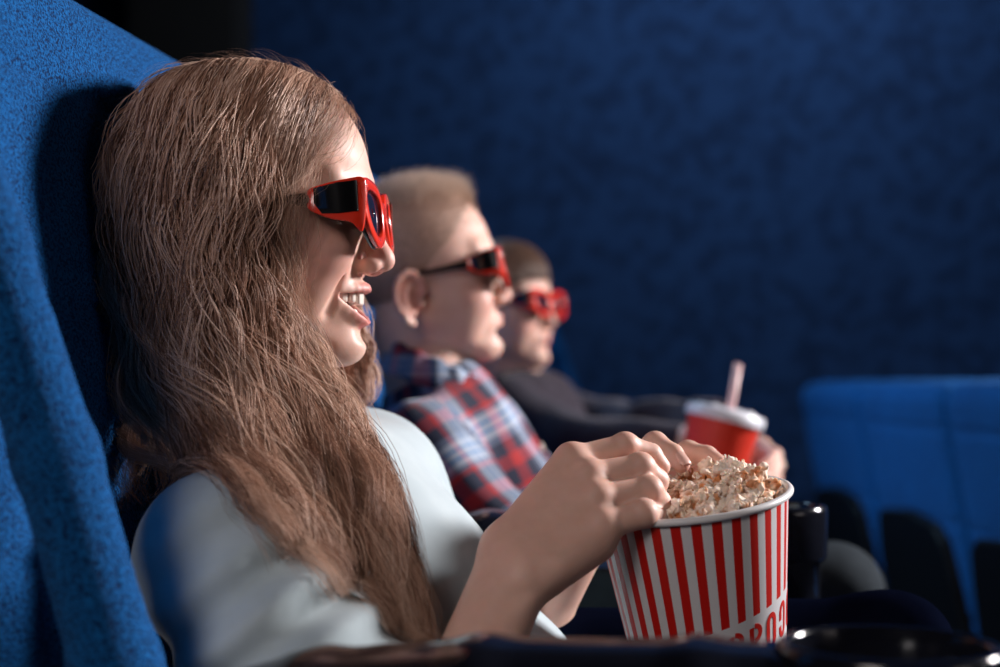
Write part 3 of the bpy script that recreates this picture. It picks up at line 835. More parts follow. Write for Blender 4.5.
def curl(wr, dirf, side, n, spread=.0155, bend=.55, L_=(.075, .034, .022, .016)):
    """five relaxed curled fingers from a wrist: dirf ahead, side towards the little finger, n out of the back of the hand"""
    dirf, side, n = [np.asarray(v, float)/np.linalg.norm(v) for v in (dirf, side, n)]
    fg = []
    for i in range(4):
        k = (1, 1.07, 1.0, .82)[i]; o = (i-1.5)*spread
        p = [np.asarray(wr)+dirf*L_[0]*(1, 1.02, .98, .92)[i]+side*o]; a = .25
        for s in L_[1:]:
            a += bend*(1+.06*i); p.append(p[-1]+k*s*(math.cos(a)*dirf-math.sin(a)*n))
        fg.append(p)
    th = [np.asarray(wr)+dirf*.022-side*.02, np.asarray(wr)+dirf*.048-side*.036-n*.012, np.asarray(wr)+dirf*.072-side*.036-n*.028, np.asarray(wr)+dirf*.088-side*.028-n*.042]
    return fg, th

# ------------------------------------------------------------------ the boy in the plaid shirt
B2 = Fr(W(419, 281, 1.57), yaw=2, pitch=8, k=.95)
S2 = dict(neck=W(424, 370, 1.57), chest=W(466, 478, 1.585), belly=W(510, 560, 1.58), shR=W(418, 442, 1.455), shL=W(462, 412, 1.70),
          elR=W(505, 540, 1.415), wrR=W(672, 548, 1.44), elL=W(560, 520, 1.76), wrL=W(690, 560, 1.62))
H2 = dict(R=curl(S2['wrR'], (1, .05, -.05), (0, -.9, -.4), (0, -.4, .9)), L=curl(S2['wrL'], (1, -.2, -.05), (0, .9, -.3), (0, .3, .9)))
plaid_boy = empty('person', 'fair-haired boy in a red, white and navy plaid shirt watching with closed lips', 'person', tuple(W(500, 700, 1.57)))
V, F, tint = boy_body('body', B2, S2, H2)
make_mesh('body', V, F, M['skin'], plaid_boy, vcol=tint)
glasses(B2, 'red and black 3D glasses worn by the boy in the plaid shirt', M)

nzA = mknoise(21, 8, 38.); nzB = mknoise(22, 8, 90.)
def sleeve2(P, sh, el, wr, r=.046, cut=.9):
    s = smin(cap(P, sh, el, r, r*.92), cap(P, el, el+(wr-el)*cut, r*.90, r*.66), .02)
    ax = (wr-el)/np.linalg.norm(wr-el); u = (P-A3(el)) @ A3(ax)
    return smax(s+.0026*nzA(P*A3((1, 1, 1)))+.0010*nzB(P), u-float(np.linalg.norm(wr-el))*cut, .004)
def torso2(P, S, rc=(.084, .122, .112), rb=(.088, .12, .11), collar_r=.050):
    t = smin(ell(P, S['chest'], rc), ell(P, S['belly'], rb), .06)
    t = smin(t, cap(P, S['shR']+A3((.006, .01, 0)), S['shL'], .044), .04)
    t = smin(t, cap(P, add(S['neck'], .015, 0, -.065), add(S['neck'], .01, 0, -.035), .07, .055), .03)
    t = t+.0026*nzA(P)+.0008*nzB(P)
    ax = (S['neck']-S['chest']); ax = ax/np.linalg.norm(ax)
    t = smax(t, -cap(P, S['neck'], add(S['neck'], .0, 0, .10), collar_r, collar_r+.01), .006)
    return t
def shirt_mesh(S, cutR=.9, cutL=.9, h=.0035, rs=.046, **kw):
    f = lambda P: np.minimum(smin(torso2(P, S, **kw), sleeve2(P, S['shR'], S['elR'], S['wrR'], rs, cutR), .022), smin(torso2(P, S, **kw), sleeve2(P, S['shL'], S['elL'], S['wrL'], rs, cutL), .022))
    pts = np.array([S[k] for k in ('shR', 'shL', 'elR', 'elL', 'wrR', 'wrL', 'belly', 'neck', 'chest')])
    return polygonise(f, pts.min(0)-.14, pts.max(0)+.10, h*(1.3 if FASTMESH else 1))
def flow(V, S):
    """cloth coordinates in metres: sleeves run along the arm, the front along the body"""
    P = V.astype(np.float32); best = torso2(P, S)
    up = (S['neck']-S['belly']); up /= np.linalg.norm(up); s, u_, a_ = basis(up, (1, 0, 0))
    q = P-A3(S['chest']); uv = np.stack([q@A3(up), np.arctan2(q@A3(s), q@A3(u_))*.11, 0*best], -1)
    for sd in 'RL':
        sh, el, wr = S['sh'+sd], S['el'+sd], S['wr'+sd]
        for a, b, off in ((sh, el, 0), (el, wr, float(np.linalg.norm(el-sh)))):
            d = cap(P, a, b, .045); m = d < best-.004
            ax = (b-a)/np.linalg.norm(b-a); s, u_, a_ = basis(ax, (0, .2, 1)); q = P-A3(a)
            w = np.stack([q@A3(ax)+off, np.arctan2(q@A3(s), q@A3(u_))*.05, 0*best], -1)
            uv[m] = w[m]; best = np.where(m, d, best)
    return uv
V, F = shirt_mesh(S2)
m, nt, b = nodes('plaid_cotton')
at = nt.nodes.new('ShaderNodeAttribute'); at.attribute_name = 'flow'
sp = nt.nodes.new('ShaderNodeSeparateXYZ'); L(nt, at.outputs['Vector'], sp.inputs[0])
NAVY, REDC, WHT, SKY, GRY = (.016, .022, .05), (.40, .022, .025), (.46, .52, .62), (.09, .26, .52), (.13, .17, .26)
def band(out, period, off):
    a = nt.nodes.new('ShaderNodeMath'); a.operation = 'MULTIPLY_ADD'; L(nt, out, a.inputs[0]); a.inputs[1].default_value = 1/period; a.inputs[2].default_value = off
    f = nt.nodes.new('ShaderNodeMath'); f.operation = 'FRACT'; L(nt, a.outputs[0], f.inputs[0])
    st = [(0, NAVY), (.14, REDC), (.30, NAVY), (.46, GRY), (.54, WHT), (.62, SKY), (.655, WHT), (.72, SKY), (.755, WHT), (.83, GRY), (.88, REDC), (.94, NAVY)]
    r = ramp(nt, f.outputs[0], st); r.color_ramp.interpolation = 'CONSTANT'; return r
r1 = band(sp.outputs['X'], .092, .15); r2 = band(sp.outputs['Y'], .090, .42)
mx = nt.nodes.new('ShaderNodeMix'); mx.data_type = 'RGBA'; mx.inputs['Factor'].default_value = .5
L(nt, r1.outputs['Color'], mx.inputs['A']); L(nt, r2.outputs['Color'], mx.inputs['B']); L(nt, mx.outputs['Result'], b.inputs['Base Color'])
b.inputs['Roughness'].default_value = .85; b.inputs['Sheen Weight'].default_value = .2; b.inputs['Specular IOR Level'].default_value = .2
bump(nt, b, noise_node(nt, 1200, 2).outputs['Fac'], .3, .0005); M['plaid'] = m
make_mesh('shirt', V, F, m, plaid_boy, uv=flow(V, S2))
# collar: two folded leaves and the band between them
def collar(P):
    th = np.linspace(-2.75, 2.75, 15); c = add(S2['neck'], .016, 0, .008)
    pts = [c+np.array([.056*math.cos(t), .057*math.sin(t), -.024*math.cos(t)-.002]) for t in th]
    d = None
    for a, b_ in zip(pts[:-1], pts[1:]):
        for dz, o in ((0, 0), (-.012, .0045), (-.024, .010)):
            oa = (a-c)*np.array([1, 1, 0]); oa = oa/np.linalg.norm(oa)*o; ob = (b_-c)*np.array([1, 1, 0]); ob = ob/np.linalg.norm(ob)*o
            e = cap(P, add(a+oa, 0, 0, dz), add(b_+ob, 0, 0, dz), .0042); d = e if d is None else smin(d, e, .010)
    for sg in (1, -1):
        e = cap(P, add(c, .052, sg*.012, -.026), add(c, .060, sg*.034, -.060), .006, .004); e = smin(e, cap(P, add(c, .046, sg*.03, -.022), add(c, .060, sg*.034, -.060), .007, .004), .01)
        d = smin(d, e, .008)
    return d
V, F = polygonise(collar, add(S2['neck'], -.10, -.10, -.11), add(S2['neck'], .12, .10, .05), .0026)
q = V-S2['neck']; uvc = np.stack([np.arctan2(q[:, 1], q[:, 0])*.055, q[:, 2]*1.2+.02, 0*q[:, 0]], -1)
make_mesh('collar', V, F, m, plaid_boy, uv=uvc)
# buttons down the front
for i in range(3):
    p = add(S2['neck'], .065+.022*i, .004, -.085-.052*i)
    f1 = smin
    d0 = 0.0
    for _ in range(60):
        v = float(torso2(p[None].astype(np.float32), S2)[0]); p = p-np.array([v, 0, 0])*.6
    R = lathe_rings([(.0001, .0022), (.004, .0022), (.0055, .0016), (.0056, .0), (.005, -.001), (.0001, -.001)], p, (1, -.2, .25), 18)
    v, f = loft(R); poly_obj('button', v, f, M['teeth'], plaid_boy)
trousers(plaid_boy, W(520, 655, 1.49), W(560, 630, 1.68), W(832, 590, 1.49), W(840, 590, 1.70), M['grey_denim'])

# cropped hair: sides short, top brushed forward and up
def crown_pt(n, r):
    v = r.normal(size=(n, 3)); v /= np.linalg.norm(v, axis=1)[:, None]; return v
def short_hair(HF, person, n, seedv, cond, length, flowdir, tintf, rad, cen=(-3, 0, 38), rr=(89.5, 71.5, 73.5)):
    r = np.random.default_rng(seedv); v = crown_pt(n*3, r); p = v*np.array(rr)+np.array(cen)
    nrm = v/np.array(rr); nrm /= np.linalg.norm(nrm, axis=1)[:, None]
    k = cond(p, r); p, nrm = p[k][:n], nrm[k][:n]
    l = length(p, r); fd = flowdir(p, nrm, r); m_ = 6; t = np.linspace(0, 1, m_)
    q = p[:, None]+l[:, None, None]*(t[None, :, None]*(nrm*.55)[:, None]+(t**1.5)[None, :, None]*fd[:, None])
    C = HF.wor(q); tn = tintf(p, r)
    return strands(C, r.uniform(.7, 1.3, len(p))*rad, 'hair', M['hair'], person, tn)
def cond2(p, r):
    x, y, z = p.T; ay = np.abs(y); j = r.normal(0, 6, len(p))
    x = x+j; z = z+j*.6
    return ((z > 66) & (x < 75-.012*ay**2*.6)) | ((x < 55) & (z > 44)) | ((x < 40) & (z > 18)) | ((x < 16) & (z > -2)) | ((x < -18) & (z > -50))
def len2(p, r):
    t = np.clip((p[:, 2]-66)/28, 0, 1); return (3.5+12*t*t*(3-2*t)+5*np.clip(p[:, 0]/60, 0, 1)*t)*r.uniform(.75, 1.15, len(p))
def flow2(p, n, r):
    t = np.clip((p[:, 2]-66)/28, 0, 1)[:, None]
    f = np.array([.62, 0, .42])*t+np.array([.05, 0, -.55])*(1-t); return f+r.normal(0, .13, p.shape)
def tint2(p, r):
    t = np.clip((p[:, 2]-55)/35, 0, 1)[:, None]
    c = np.array([.36, .225, .17])*(1-t)+np.array([.74, .58, .47])*t; return np.clip(c*(1+r.normal(0, .16, len(p)))[:, None], .02, 1)
short_hair(B2, plaid_boy, int(15000*(.5 if FASTMESH else 1)), 5, cond2, len2, flow2, tint2, .00026 if FASTMESH else .0002)
# the scalp under cropped hair
def scalp2(P):
    q = B2.loc(P); d = ell(q, (-3, 0, 38), (90, 72, 74)); x, y, z = q[..., 0], q[..., 1], q[..., 2]
    lim = np.maximum(np.interp(z, [-60, -50, -5, 5, 20, 45, 62, 75], [-18, -18, -16, 14, 34, 50, 62, 70]), -300)
    return smax(smax(d, (x-lim.astype(np.float32)), 3), -(z+50), 4)*B2.k
V, F = polygonise(scalp2, B2.c-.14, B2.c+.14, .003)
M['scalp2'] = simple('cropped_hair', (.40, .25, .19), rough=.7, nscale=400, nvar=.4)
make_mesh('hair_underlayer', V, F, M['scalp2'], plaid_boy)

# ------------------------------------------------------------------ the boy in the dark sweater
B3 = Fr(W(498, 309, 2.15), yaw=-26, pitch=4, k=.90)
S3 = dict(neck=W(505, 380, 2.16), chest=W(530, 440, 2.17), belly=W(560, 520, 2.15), shR=W(508, 412, 2.04), shL=W(530, 408, 2.30),
          elR=W(570, 444, 1.96), wrR=W(694, 440, 1.86), elL=W(615, 424, 2.26), wrL=W(727, 422, 1.90))
LF3 = [[W(762, 446, 1.845), W(775, 455, 1.815), W(770, 463, 1.795), W(762, 468, 1.785)],
       [W(762, 456, 1.850), W(777, 465, 1.820), W(771, 474, 1.800), W(762, 478, 1.790)],
       [W(760, 466, 1.855), W(775, 477, 1.825), W(769, 485, 1.805), W(760, 488, 1.795)],
       [W(756, 476, 1.858), W(769, 486, 1.830), W(764, 493, 1.812), W(757, 496, 1.802)]]
LT3 = [W(733, 440, 1.875), W(742, 462, 1.85), W(735, 480, 1.84), W(728, 492, 1.84)]
RF3 = [[W(716, 466, 1.83), W(730, 482, 1.815), W(742, 488, 1.80), W(750, 490, 1.79)],
       [W(712, 476, 1.83), W(726, 492, 1.815), W(738, 498, 1.80), W(746, 500, 1.79)],
       [W(707, 485, 1.83), W(720, 501, 1.815), W(731, 507, 1.80), W(738, 509, 1.79)],
       [W(702, 492, 1.83), W(713, 507, 1.815), W(722, 513, 1.80), W(728, 515, 1.79)]]
RT3 = [W(703, 452, 1.84), W(716, 458, 1.83), W(728, 468, 1.825), W(738, 474, 1.82)]
H3 = dict(R=(RF3, RT3), L=(LF3, LT3))
dark_boy = empty('person', 'small brown-haired boy in a dark sweater holding a red drink', 'person', tuple(W(560, 640, 2.15)))
V, F, tint = boy_body('body', B3, S3, H3, h=.0024)
make_mesh('body', V, F, M['skin'], dark_boy, vcol=tint)
glasses(B3, 'red and black 3D glasses worn by the small brown-haired boy', M)
V, F = shirt_mesh(S3, .93, .93, .004, .043)
make_mesh('sweater', V, F, M['sweater'], dark_boy)
trousers(dark_boy, W(590, 590, 2.08), W(610, 580, 2.24), W(790, 585, 2.06), W(800, 580, 2.24), M['dark_denim'])
# bowl-cut hair with a fringe
r = np.random.default_rng(31); n = int(9000*(.5 if FASTMESH else 1)); m_ = 12
phi = r.uniform(-math.pi, math.pi, n)                       # 0 = towards the face
thm = np.interp(np.abs(phi), [0, .55, .95, 1.25, 1.9, 3.15], [1.78, 1.80, 1.88, 1.98, 2.05, 2.15])
s0 = r.uniform(0, .82, n); tt = np.linspace(0, 1, m_)[None]
th = (s0[:, None]+(1-s0[:, None])*np.minimum(tt*r.uniform(.5, 1.0, n)[:, None]/np.maximum(1-s0[:, None], .25), 1))*(thm+r.normal(0, .035, n))[:, None]
ph = phi[:, None]+.10*np.sin(th*2+phi[:, None]*3)+r.normal(0, .03, n)[:, None]*tt
lift = r.uniform(1.5, 7, n)[:, None]*(.6+.4*tt)+2.5*np.sin(np.pi*np.clip(th/1.6, 0, 1))
a_, b_, c_ = 90+lift, 72+lift, 70+lift
q = np.stack([-3+a_*np.sin(th)*np.cos(ph), b_*np.sin(th)*np.sin(ph), 36+c_*np.cos(th)], -1)
tilt = math.radians(-14); q2 = q-np.array([-3, 0, 36]); q = np.stack([q2[..., 0]*math.cos(tilt)+q2[..., 2]*math.sin(tilt), q2[..., 1], -q2[..., 0]*math.sin(tilt)+q2[..., 2]*math.cos(tilt)], -1)+np.array([-3, 0, 36])
tn = np.clip(np.array([.15, .085, .060])*(1+r.normal(0, .3, n))[:, None], .01, 1)
strands(B3.wor(q), r.uniform(.8, 1.3, n)*(.00034 if FASTMESH else .00026), 'hair', M['hair'], dark_boy, tn)
def scalp3(P):
    q = B3.loc(P); d = ell(q, (-4, 0, 37), (91, 73, 74)); x, y, z = q[..., 0], q[..., 1], q[..., 2]
    lim = np.interp(z, [-60, -30, 0, 20, 45, 60], [-10, -8, 8, 40, 66, 90]).astype(np.float32)
    return smax(smax(d, x-lim, 4), -(z+48), 4)*B3.k
V, F = polygonise(scalp3, B3.c-.14, B3.c+.14, .003)
M['scalp3'] = simple('brown_underhair', (.07, .038, .028), rough=.7, nscale=400, nvar=.4)
make_mesh('hair_underlayer', V, F, M['scalp3'], dark_boy)
# ------------------------------------------------------------------ popcorn bucket
BC = W(690, 497, 1.0); BN = np.array([-.134, -.122, 1.0]); BN /= np.linalg.norm(BN)
BS, BU, _ = basis(BN, (0, 1, 0))                      # across, (towards the lens or away), axis
if BU[1] > 0: pass
bx = np.cross((0, 1, 0), BN); bx /= np.linalg.norm(bx); by = np.cross(BN, bx)      # bx to the right, by away from the lens
R0, R1, BHT = .0680, .0525, .128
def bpt(ang, h, r):
    """angle measured from the side facing the lens, growing to the right; h below the rim"""
    return BC-BN*h+r*(math.sin(ang)*bx-math.cos(ang)*by)
def brad(h): return R0-(R0-R1)*h/BHT
bucket = empty('popcorn_bucket', 'red and white striped paper bucket heaped with popcorn, held by the girl', 'popcorn bucket', tuple(BC-BN*BHT))
n = 180; an = math.pi+np.arange(n)/n*2*math.pi; rings = []; fl = []
prof = [(.0, 0)]+[(0, h) for h in np.linspace(.004, BHT, 24)]
hs = np.linspace(.003, BHT, 26)
outer = [(brad(h), h) for h in hs]; inner_ = [(brad(h)-.0009, h) for h in hs[::-1]]
prof = outer+[(R1-.0009, BHT-.0002)]+[(R1-.001, BHT-.008), (.001, BHT-.008)]
prof2 = outer+[(brad(hs[-1])-.0009, BHT)]+inner_[1:]
for r_, h in prof2:
    rings.append([bpt(a, h, r_) for a in an]); fl.append([(a/(2*math.pi), h, 0) for a in an])
rings = np.array(rings); v, f = loft(rings, caps=False)
me_o = poly_obj('cup_wall', v, f, None, bucket)
at = me_o.data.attributes.new('flow', 'FLOAT_VECTOR', 'POINT'); at.data.foreach_set('vector', np.array(fl, dtype=np.float32).ravel())
at2 = me_o.data.attributes.new('inside', 'FLOAT', 'POINT'); at2.data.foreach_set('value', np.repeat([0.0]*len(outer)+[1.0]*(len(prof2)-len(outer)), n).astype(np.float32))
mb, nt, b = nodes('striped_paper')
# stripes per face: constant attribute colours by angle computed in the shader
ab = nt.nodes.new('ShaderNodeAttribute'); ab.attribute_name = 'flow'; sp = nt.nodes.new('ShaderNodeSeparateXYZ'); L(nt, ab.outputs['Vector'], sp.inputs[0])
def mth(op, a, bb=None, c=None):
    k = nt.nodes.new('ShaderNodeMath'); k.operation = op
    for i, x in enumerate((a, bb, c)):
        if x is None: continue
        if hasattr(x, 'links'): L(nt, x, k.inputs[i])
        else: k.inputs[i].default_value = x
    return k.outputs[0]
NSTR = 31
ph = mth('FRACT', mth('MULTIPLY_ADD', sp.outputs['X'], float(NSTR), .5-NSTR*6.0/360+.25))
ph = mth('LESS_THAN', mth('ABSOLUTE', mth('SUBTRACT', ph, .75)), .25)
ye = mth('MULTIPLY_ADD', mth('SUBTRACT', sp.outputs['X'], 1.0), 6.2832*.0122, sp.outputs['Y'])
band1 = mth('LESS_THAN', ye, .0805); band2 = mth('GREATER_THAN', ye, .118)
st = mth('MULTIPLY', ph, mth('MAXIMUM', band1, band2))
ai = nt.nodes.new('ShaderNodeAttribute'); ai.attribute_name = 'inside'
st = mth('MULTIPLY', st, mth('SUBTRACT', 1.0, ai.outputs['Fac']))
mx = nt.nodes.new('ShaderNodeMix'); mx.data_type = 'RGBA'; mx.inputs['A'].default_value = (.66, .66, .68, 1); mx.inputs['B'].default_value = (.55, .012, .008, 1)
L(nt, st, mx.inputs['Factor']); L(nt, mx.outputs['Result'], b.inputs['Base Color'])
b.inputs['Roughness'].default_value = .38; b.inputs['Specular IOR Level'].default_value = .4
bump(nt, b, noise_node(nt, 250, 3).outputs['Fac'], .05, .0005)
me_o.data.materials.append(mb)
M['paper'] = simple('white_paper', (.70, .70, .71), rough=.4, nvar=.03, bscale=250, bstr=.04)
rim = []; 
for t in np.arange(14)/14*2*math.pi: rim.append([bpt(a, .0012-.0026*math.sin(t), R0+.0008+.0026*math.cos(t)) for a in an])
rim = np.array(rim); m_, nn = len(rim), n; j = np.arange(nn); k = (j+1) % nn; f = []
for i in range(m_): f += np.stack([i*nn+j, i*nn+k, ((i+1) % m_)*nn+k, ((i+1) % m_)*nn+j], -1).tolist()
poly_obj('rolled_rim', rim.reshape(-1, 3), f, M['paper'], bucket)
rings = np.array([[bpt(a, h, r_) for a in an] for r_, h in ((R1+.0002, BHT-.006), (R1+.0002, BHT-.007), (.0005, BHT-.007))][::1]); v, f = loft(rings, caps=False)
poly_obj('cup_bottom', v, f, M['paper'], bucket)
# lettering
M['ink'] = simple('red_ink', (.60, .015, .008), rough=.38, nvar=.03, bstr=0)
def stroke(pts, w=.0034, closed=False):
    """flat ribbon along pts (x across, y down) -> quads in the letter plane"""
    p = np.asarray(pts, float); 
    T = np.roll(p, -1, 0)-np.roll(p, 1, 0) if closed else np.gradient(p, axis=0)
    T /= np.linalg.norm(T, axis=1)[:, None]; N_ = np.stack([-T[:, 1], T[:, 0]], -1)*w/2; return p+N_, p-N_
def arc(cx, cy, rx, ry, a0, a1, n_=14): return [(cx+rx*math.cos(math.radians(a)), cy+ry*math.sin(math.radians(a))) for a in np.linspace(a0, a1, n_)]
w_, h_ = .0036, .0185
O_ = arc(0, .0055, w_, .0055, 180, 360)+[(w_, .009), (w_, .013)]+arc(0, .0165, w_, .0055, 0, 180)+[(-w_, .013), (-w_, .009)]
HOOK = [(-w_, .0105), (-w_, .008)]+arc(0, .0055, w_, .0055, 180, 360)+[(w_, .009), (w_, .013)]+arc(0, .0165, w_, .0055, 0, 180)+[(-w_, .0145)]
P_ = [(-w_, .022), (-w_, .016), (-w_, .009), (-w_, .003), (-w_, .0005)], arc(-.0012, .0055, .0048, .0052, -90, 90)
def letter(strokes, ang):
    V_ = []; F_ = []
    for pts, cl in strokes:
        a, bb = stroke(pts, .0033, cl); m = len(a); base = len(V_)
        for q in (a, bb):
            for z in (.0003, -.0002):
                for x, y in q:
                    h = .0875+y-.0122*(ang+x/.057); rr = brad(h); V_.append(bpt(ang+x/rr, h, rr+z))
        for i in range(m if cl else m-1):
            k = (i+1) % m
            F_ += [[base+i, base+k, base+2*m+k, base+2*m+i], [base+m+i, base+3*m+i, base+3*m+k, base+m+k], [base+i, base+m+i, base+m+k, base+k], [base+2*m+i, base+2*m+k, base+3*m+k, base+3*m+i]]
    poly_obj('lettering', V_, F_, M['ink'], bucket, smooth=False)
d2r = math.radians
letter([(O_, True)], d2r(-2)); letter([(P_[0], False), (P_[1], False)], d2r(13))
letter([(P_[0], False), (P_[1], False)], d2r(28)); letter([(O_, True)], d2r(43)); letter([(HOOK, False)], d2r(58.5)); letter([(O_, True)], d2r(74)); letter([(P_[0], False), (P_[1], False)], d2r(89))

# ------------------------------------------------------------------ popcorn, piece by piece
m, nt, b = nodes('popped_corn')
a = nt.nodes.new('ShaderNodeAttribute'); a.attribute_name = 'tint'; nn_ = noise_node(nt, 350, 3)
oi = nt.nodes.new('ShaderNodeObjectInfo')
mx = nt.nodes.new('ShaderNodeMix'); mx.data_type = 'RGBA'; mx.blend_type = 'MULTIPLY'; mx.inputs['Factor'].default_value = 1
rp = ramp(nt, oi.outputs['Random'], [(.0, (1, .90, .80)), (.35, (1, 1, 1)), (1, (1, .98, .95))]); L(nt, a.outputs['Color'], mx.inputs['A']); L(nt, rp.outputs['Color'], mx.inputs['B'])
L(nt, mx.outputs['Result'], b.inputs['Base Color']); b.inputs['Roughness'].default_value = .85; b.inputs['Specular IOR Level'].default_value = .15
b.inputs['Subsurface Weight'].default_value = .25; b.inputs['Subsurface Radius'].default_value = (1, .7, .4); b.inputs['Subsurface Scale'].default_value = .0015
bump(nt, b, nn_.outputs['Fac'], .4, .0006); M['corn'] = m
variants = []
for vi in range(10):
    r = np.random.default_rng(100+vi); k = r.integers(4, 8)
    cs = r.normal(size=(k, 3)); cs /= np.linalg.norm(cs, axis=1)[:, None]; cs *= r.uniform(.003, .0062, (k, 1)); rs = r.uniform(.0022, .0044, k)
    sats = [(cs[r.integers(k)]*1.25+r.normal(0, .0018, 3), r.uniform(.0011, .002)) for _ in range(9)]
    nz = mknoise(200+vi, 10, 2000.); nz2 = mknoise(300+vi, 8, 700.); nz3 = mknoise(400+vi, 8, 620.)
    def pf(P):
        d = sph(P, (0, 0, 0), .0032)
        for c, q in zip(cs, rs): d = smin(d, ell(P, c, (q, q*.8, q*.7)), .0008)
        for c, q in sats: d = smin(d, sph(P, c, q), .0009)
        return d+.00030*nz(P)+.0008*nz2(P)+.0009*np.exp(-(nz3(P)/.35)**2)-.0004
    V, F = polygonise(pf, (-.0135,)*3, (.0135,)*3, .0007 if FASTMESH else .0005)
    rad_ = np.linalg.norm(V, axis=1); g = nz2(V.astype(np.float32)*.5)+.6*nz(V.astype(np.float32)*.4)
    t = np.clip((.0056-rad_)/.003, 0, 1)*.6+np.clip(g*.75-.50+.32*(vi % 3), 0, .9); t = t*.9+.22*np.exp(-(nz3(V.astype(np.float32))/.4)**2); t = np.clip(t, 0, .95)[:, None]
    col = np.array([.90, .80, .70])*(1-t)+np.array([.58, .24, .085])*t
    me = make_mesh('popcorn', V, F, M['corn'], None, vcol=col); variants.append((me.data, float(rad_.max()))); bpy.data.objects.remove(me)
# heap: drop pieces on a height field inside the rim
r = np.random.default_rng(77); G_ = 61; ext = .072; hf = np.full((G_, G_), -.022); gxx, gyy = np.meshgrid(np.linspace(-ext, ext, G_), np.linspace(-ext, ext, G_), indexing='ij')
rr_ = np.hypot(gxx, gyy)
target = .0095*np.sqrt(np.clip(1-(rr_/.066)**2, 0, 1))+.007*np.exp(-(((gxx-.040)/.022)**2+((gyy-.015)/.03)**2))-.0025
target -= .012*np.exp(-(((gxx+.035)/.03)**2+((gyy+.01)/.04)**2))
count = 0; first = True
for attempt in range(5000):
    if count >= 200: break
    me, mr = variants[r.integers(len(variants))]; s = r.uniform(1.1, 1.75); R_ = .0062*s
    a = r.uniform(0, 6.283); q = (.0660-min(mr*s*.80, .0140))*math.sqrt(r.random()); x, y = q*math.cos(a), q*math.sin(a)
    msk = np.hypot(gxx-x, gyy-y) < R_*.95
    base = hf[msk].mean()*.5+hf[msk].max()*.5; cz = base+R_*.45
    i, j = int((x+ext)/(2*ext)*(G_-1)), int((y+ext)/(2*ext)*(G_-1))
    if cz+R_*.3 > target[i, j]: continue
    lim_ = brad(max(0, -cz))-mr*s*.86-.0008
    if cz < .008 and q > lim_: continue
    p = BC+bx*x+by*y+BN*cz
    o = bpy.data.objects.new('popcorn', me); COL.objects.link(o); o.location = p; o.scale = (s, s, s)
    o.rotation_euler = tuple(r.uniform(0, 6.28, 3))
    tag(o, 'popped kernel of popcorn heaped in the striped bucket', 'popcorn', 'popcorn in the striped bucket')
    dome = base+R_*1.0*np.sqrt(np.clip(1-(np.hypot(gxx-x, gyy-y)/(R_*1.05))**2, 0, 1)); hf = np.where(np.hypot(gxx-x, gyy-y) < R_*1.05, np.maximum(hf, dome), hf)
    count += 1
print('popcorn', count)

# ------------------------------------------------------------------ red drink with lid and straw
CC = W(726, 413, 1.76); CN = np.array([.24, -.005, 1.0]); CN /= np.linalg.norm(CN)
cup = empty('drink_cup', 'red paper drink cup with white lid and straw held by the small boy', 'cup', tuple(CC-CN*.12))
M['cupred'] = simple('red_paper_cup', (.60, .030, .012), rough=.42, nvar=.04, bstr=.03)
M['lid'] = simple('white_lid_plastic', (.66, .68, .74), rough=.3, nvar=.03, bstr=.01)
M['straw'] = simple('pale_pink_straw', (.72, .46, .46), rough=.35, nvar=.05, bstr=.01)
R = lathe_rings([(.0455, -.006), (.0435, -.025), (.0385, -.075), (.0335, -.122), (.0325, -.124), (.0320, -.120), (.0005, -.119)], CC, CN, 64); v, f = loft(R, caps=False); poly_obj('cup_body', v, f, M['cupred'], cup, auto=1.0)
R = lathe_rings([(.0462, -.010), (.0488, -.010), (.0492, -.004), (.0482, .002), (.0455, .0035), (.0440, .0015), (.0400, .001), (.0385, .004), (.0365, .0058), (.0200, .0062), (.0190, .005), (.0005, .005)], CC, CN, 72)
v, f = loft(R, caps=False); lid = poly_obj('lid', v, f, M['lid'], cup, auto=1.2)
for k_ in range(3):
    a_ = 1.2+k_*1.1; s_, u__, _ = basis(CN, (0, 1, 0)); c = CC+CN*.0060+.028*(math.cos(a_)*s_+math.sin(a_)*u__)
    v, f = loft(lathe_rings([(.0005, .0024), (.0035, .0022), (.005, .0008), (.0052, -.001)], c, CN, 20), caps=False); poly_obj('lid_dimple', v, f, M['lid'], lid)
sd = W(738, 362, 1.75)-W(729, 408, 1.76); sl = np.linalg.norm(sd); s0 = CC+CN*.006+(W(729, 408, 1.76)-W(726, 406, 1.76))
sdn = (W(738, 364, 1.75)-s0); sln = np.linalg.norm(sdn); sdn /= sln
R = lathe_rings([(.0040, -.075), (.0050, -.075), (.0050, sln), (.0043, sln), (.0043, sln-.03)], s0, sdn, 24); v, f = loft(R, caps=False); poly_obj('straw', v, f, M['straw'], cup)
# ------------------------------------------------------------------ seats
RZ = -math.radians(9.0); ROW_F = np.array([math.cos(RZ), math.sin(RZ), 0]); ROW_L = np.array([-math.sin(RZ), math.cos(RZ), 0])
ORG = np.array([W(250, 220, 1.05)[0], 1.05, 0.0])
def row(f, l, z): return ORG+ROW_F*f+ROW_L*l+np.array([0, 0, z])
M['velour'] = fabric('blue_velour', (.000, .018, .085), (.004, .130, .42), scale=520, bstr=1.0, bdist=.004, sheen=.12, big=9, sheen_tint=(.2, .5, 1))
M['shell'] = simple('black_shell_plastic', (.002, .002, .003), rough=.6, spec=.15, nvar=.2, bscale=500, bstr=.15)
M['gloss'] = simple('piano_black_plastic', (.006, .007, .012), rough=.14, nvar=.1, bscale=60, bstr=.01)
M['steel'] = simple('dark_steel', (.05, .05, .055), rough=.4, metal=.8)
M['panel'] = cloth('dark_teal_panel', (.018, .030, .038))
ZT = 1.108
def back_x(z): return -.126+(ZT-z)*.176
lean = np.array(Matrix.Rotation(math.atan(.176), 3, 'Y'))       # leans the top backwards
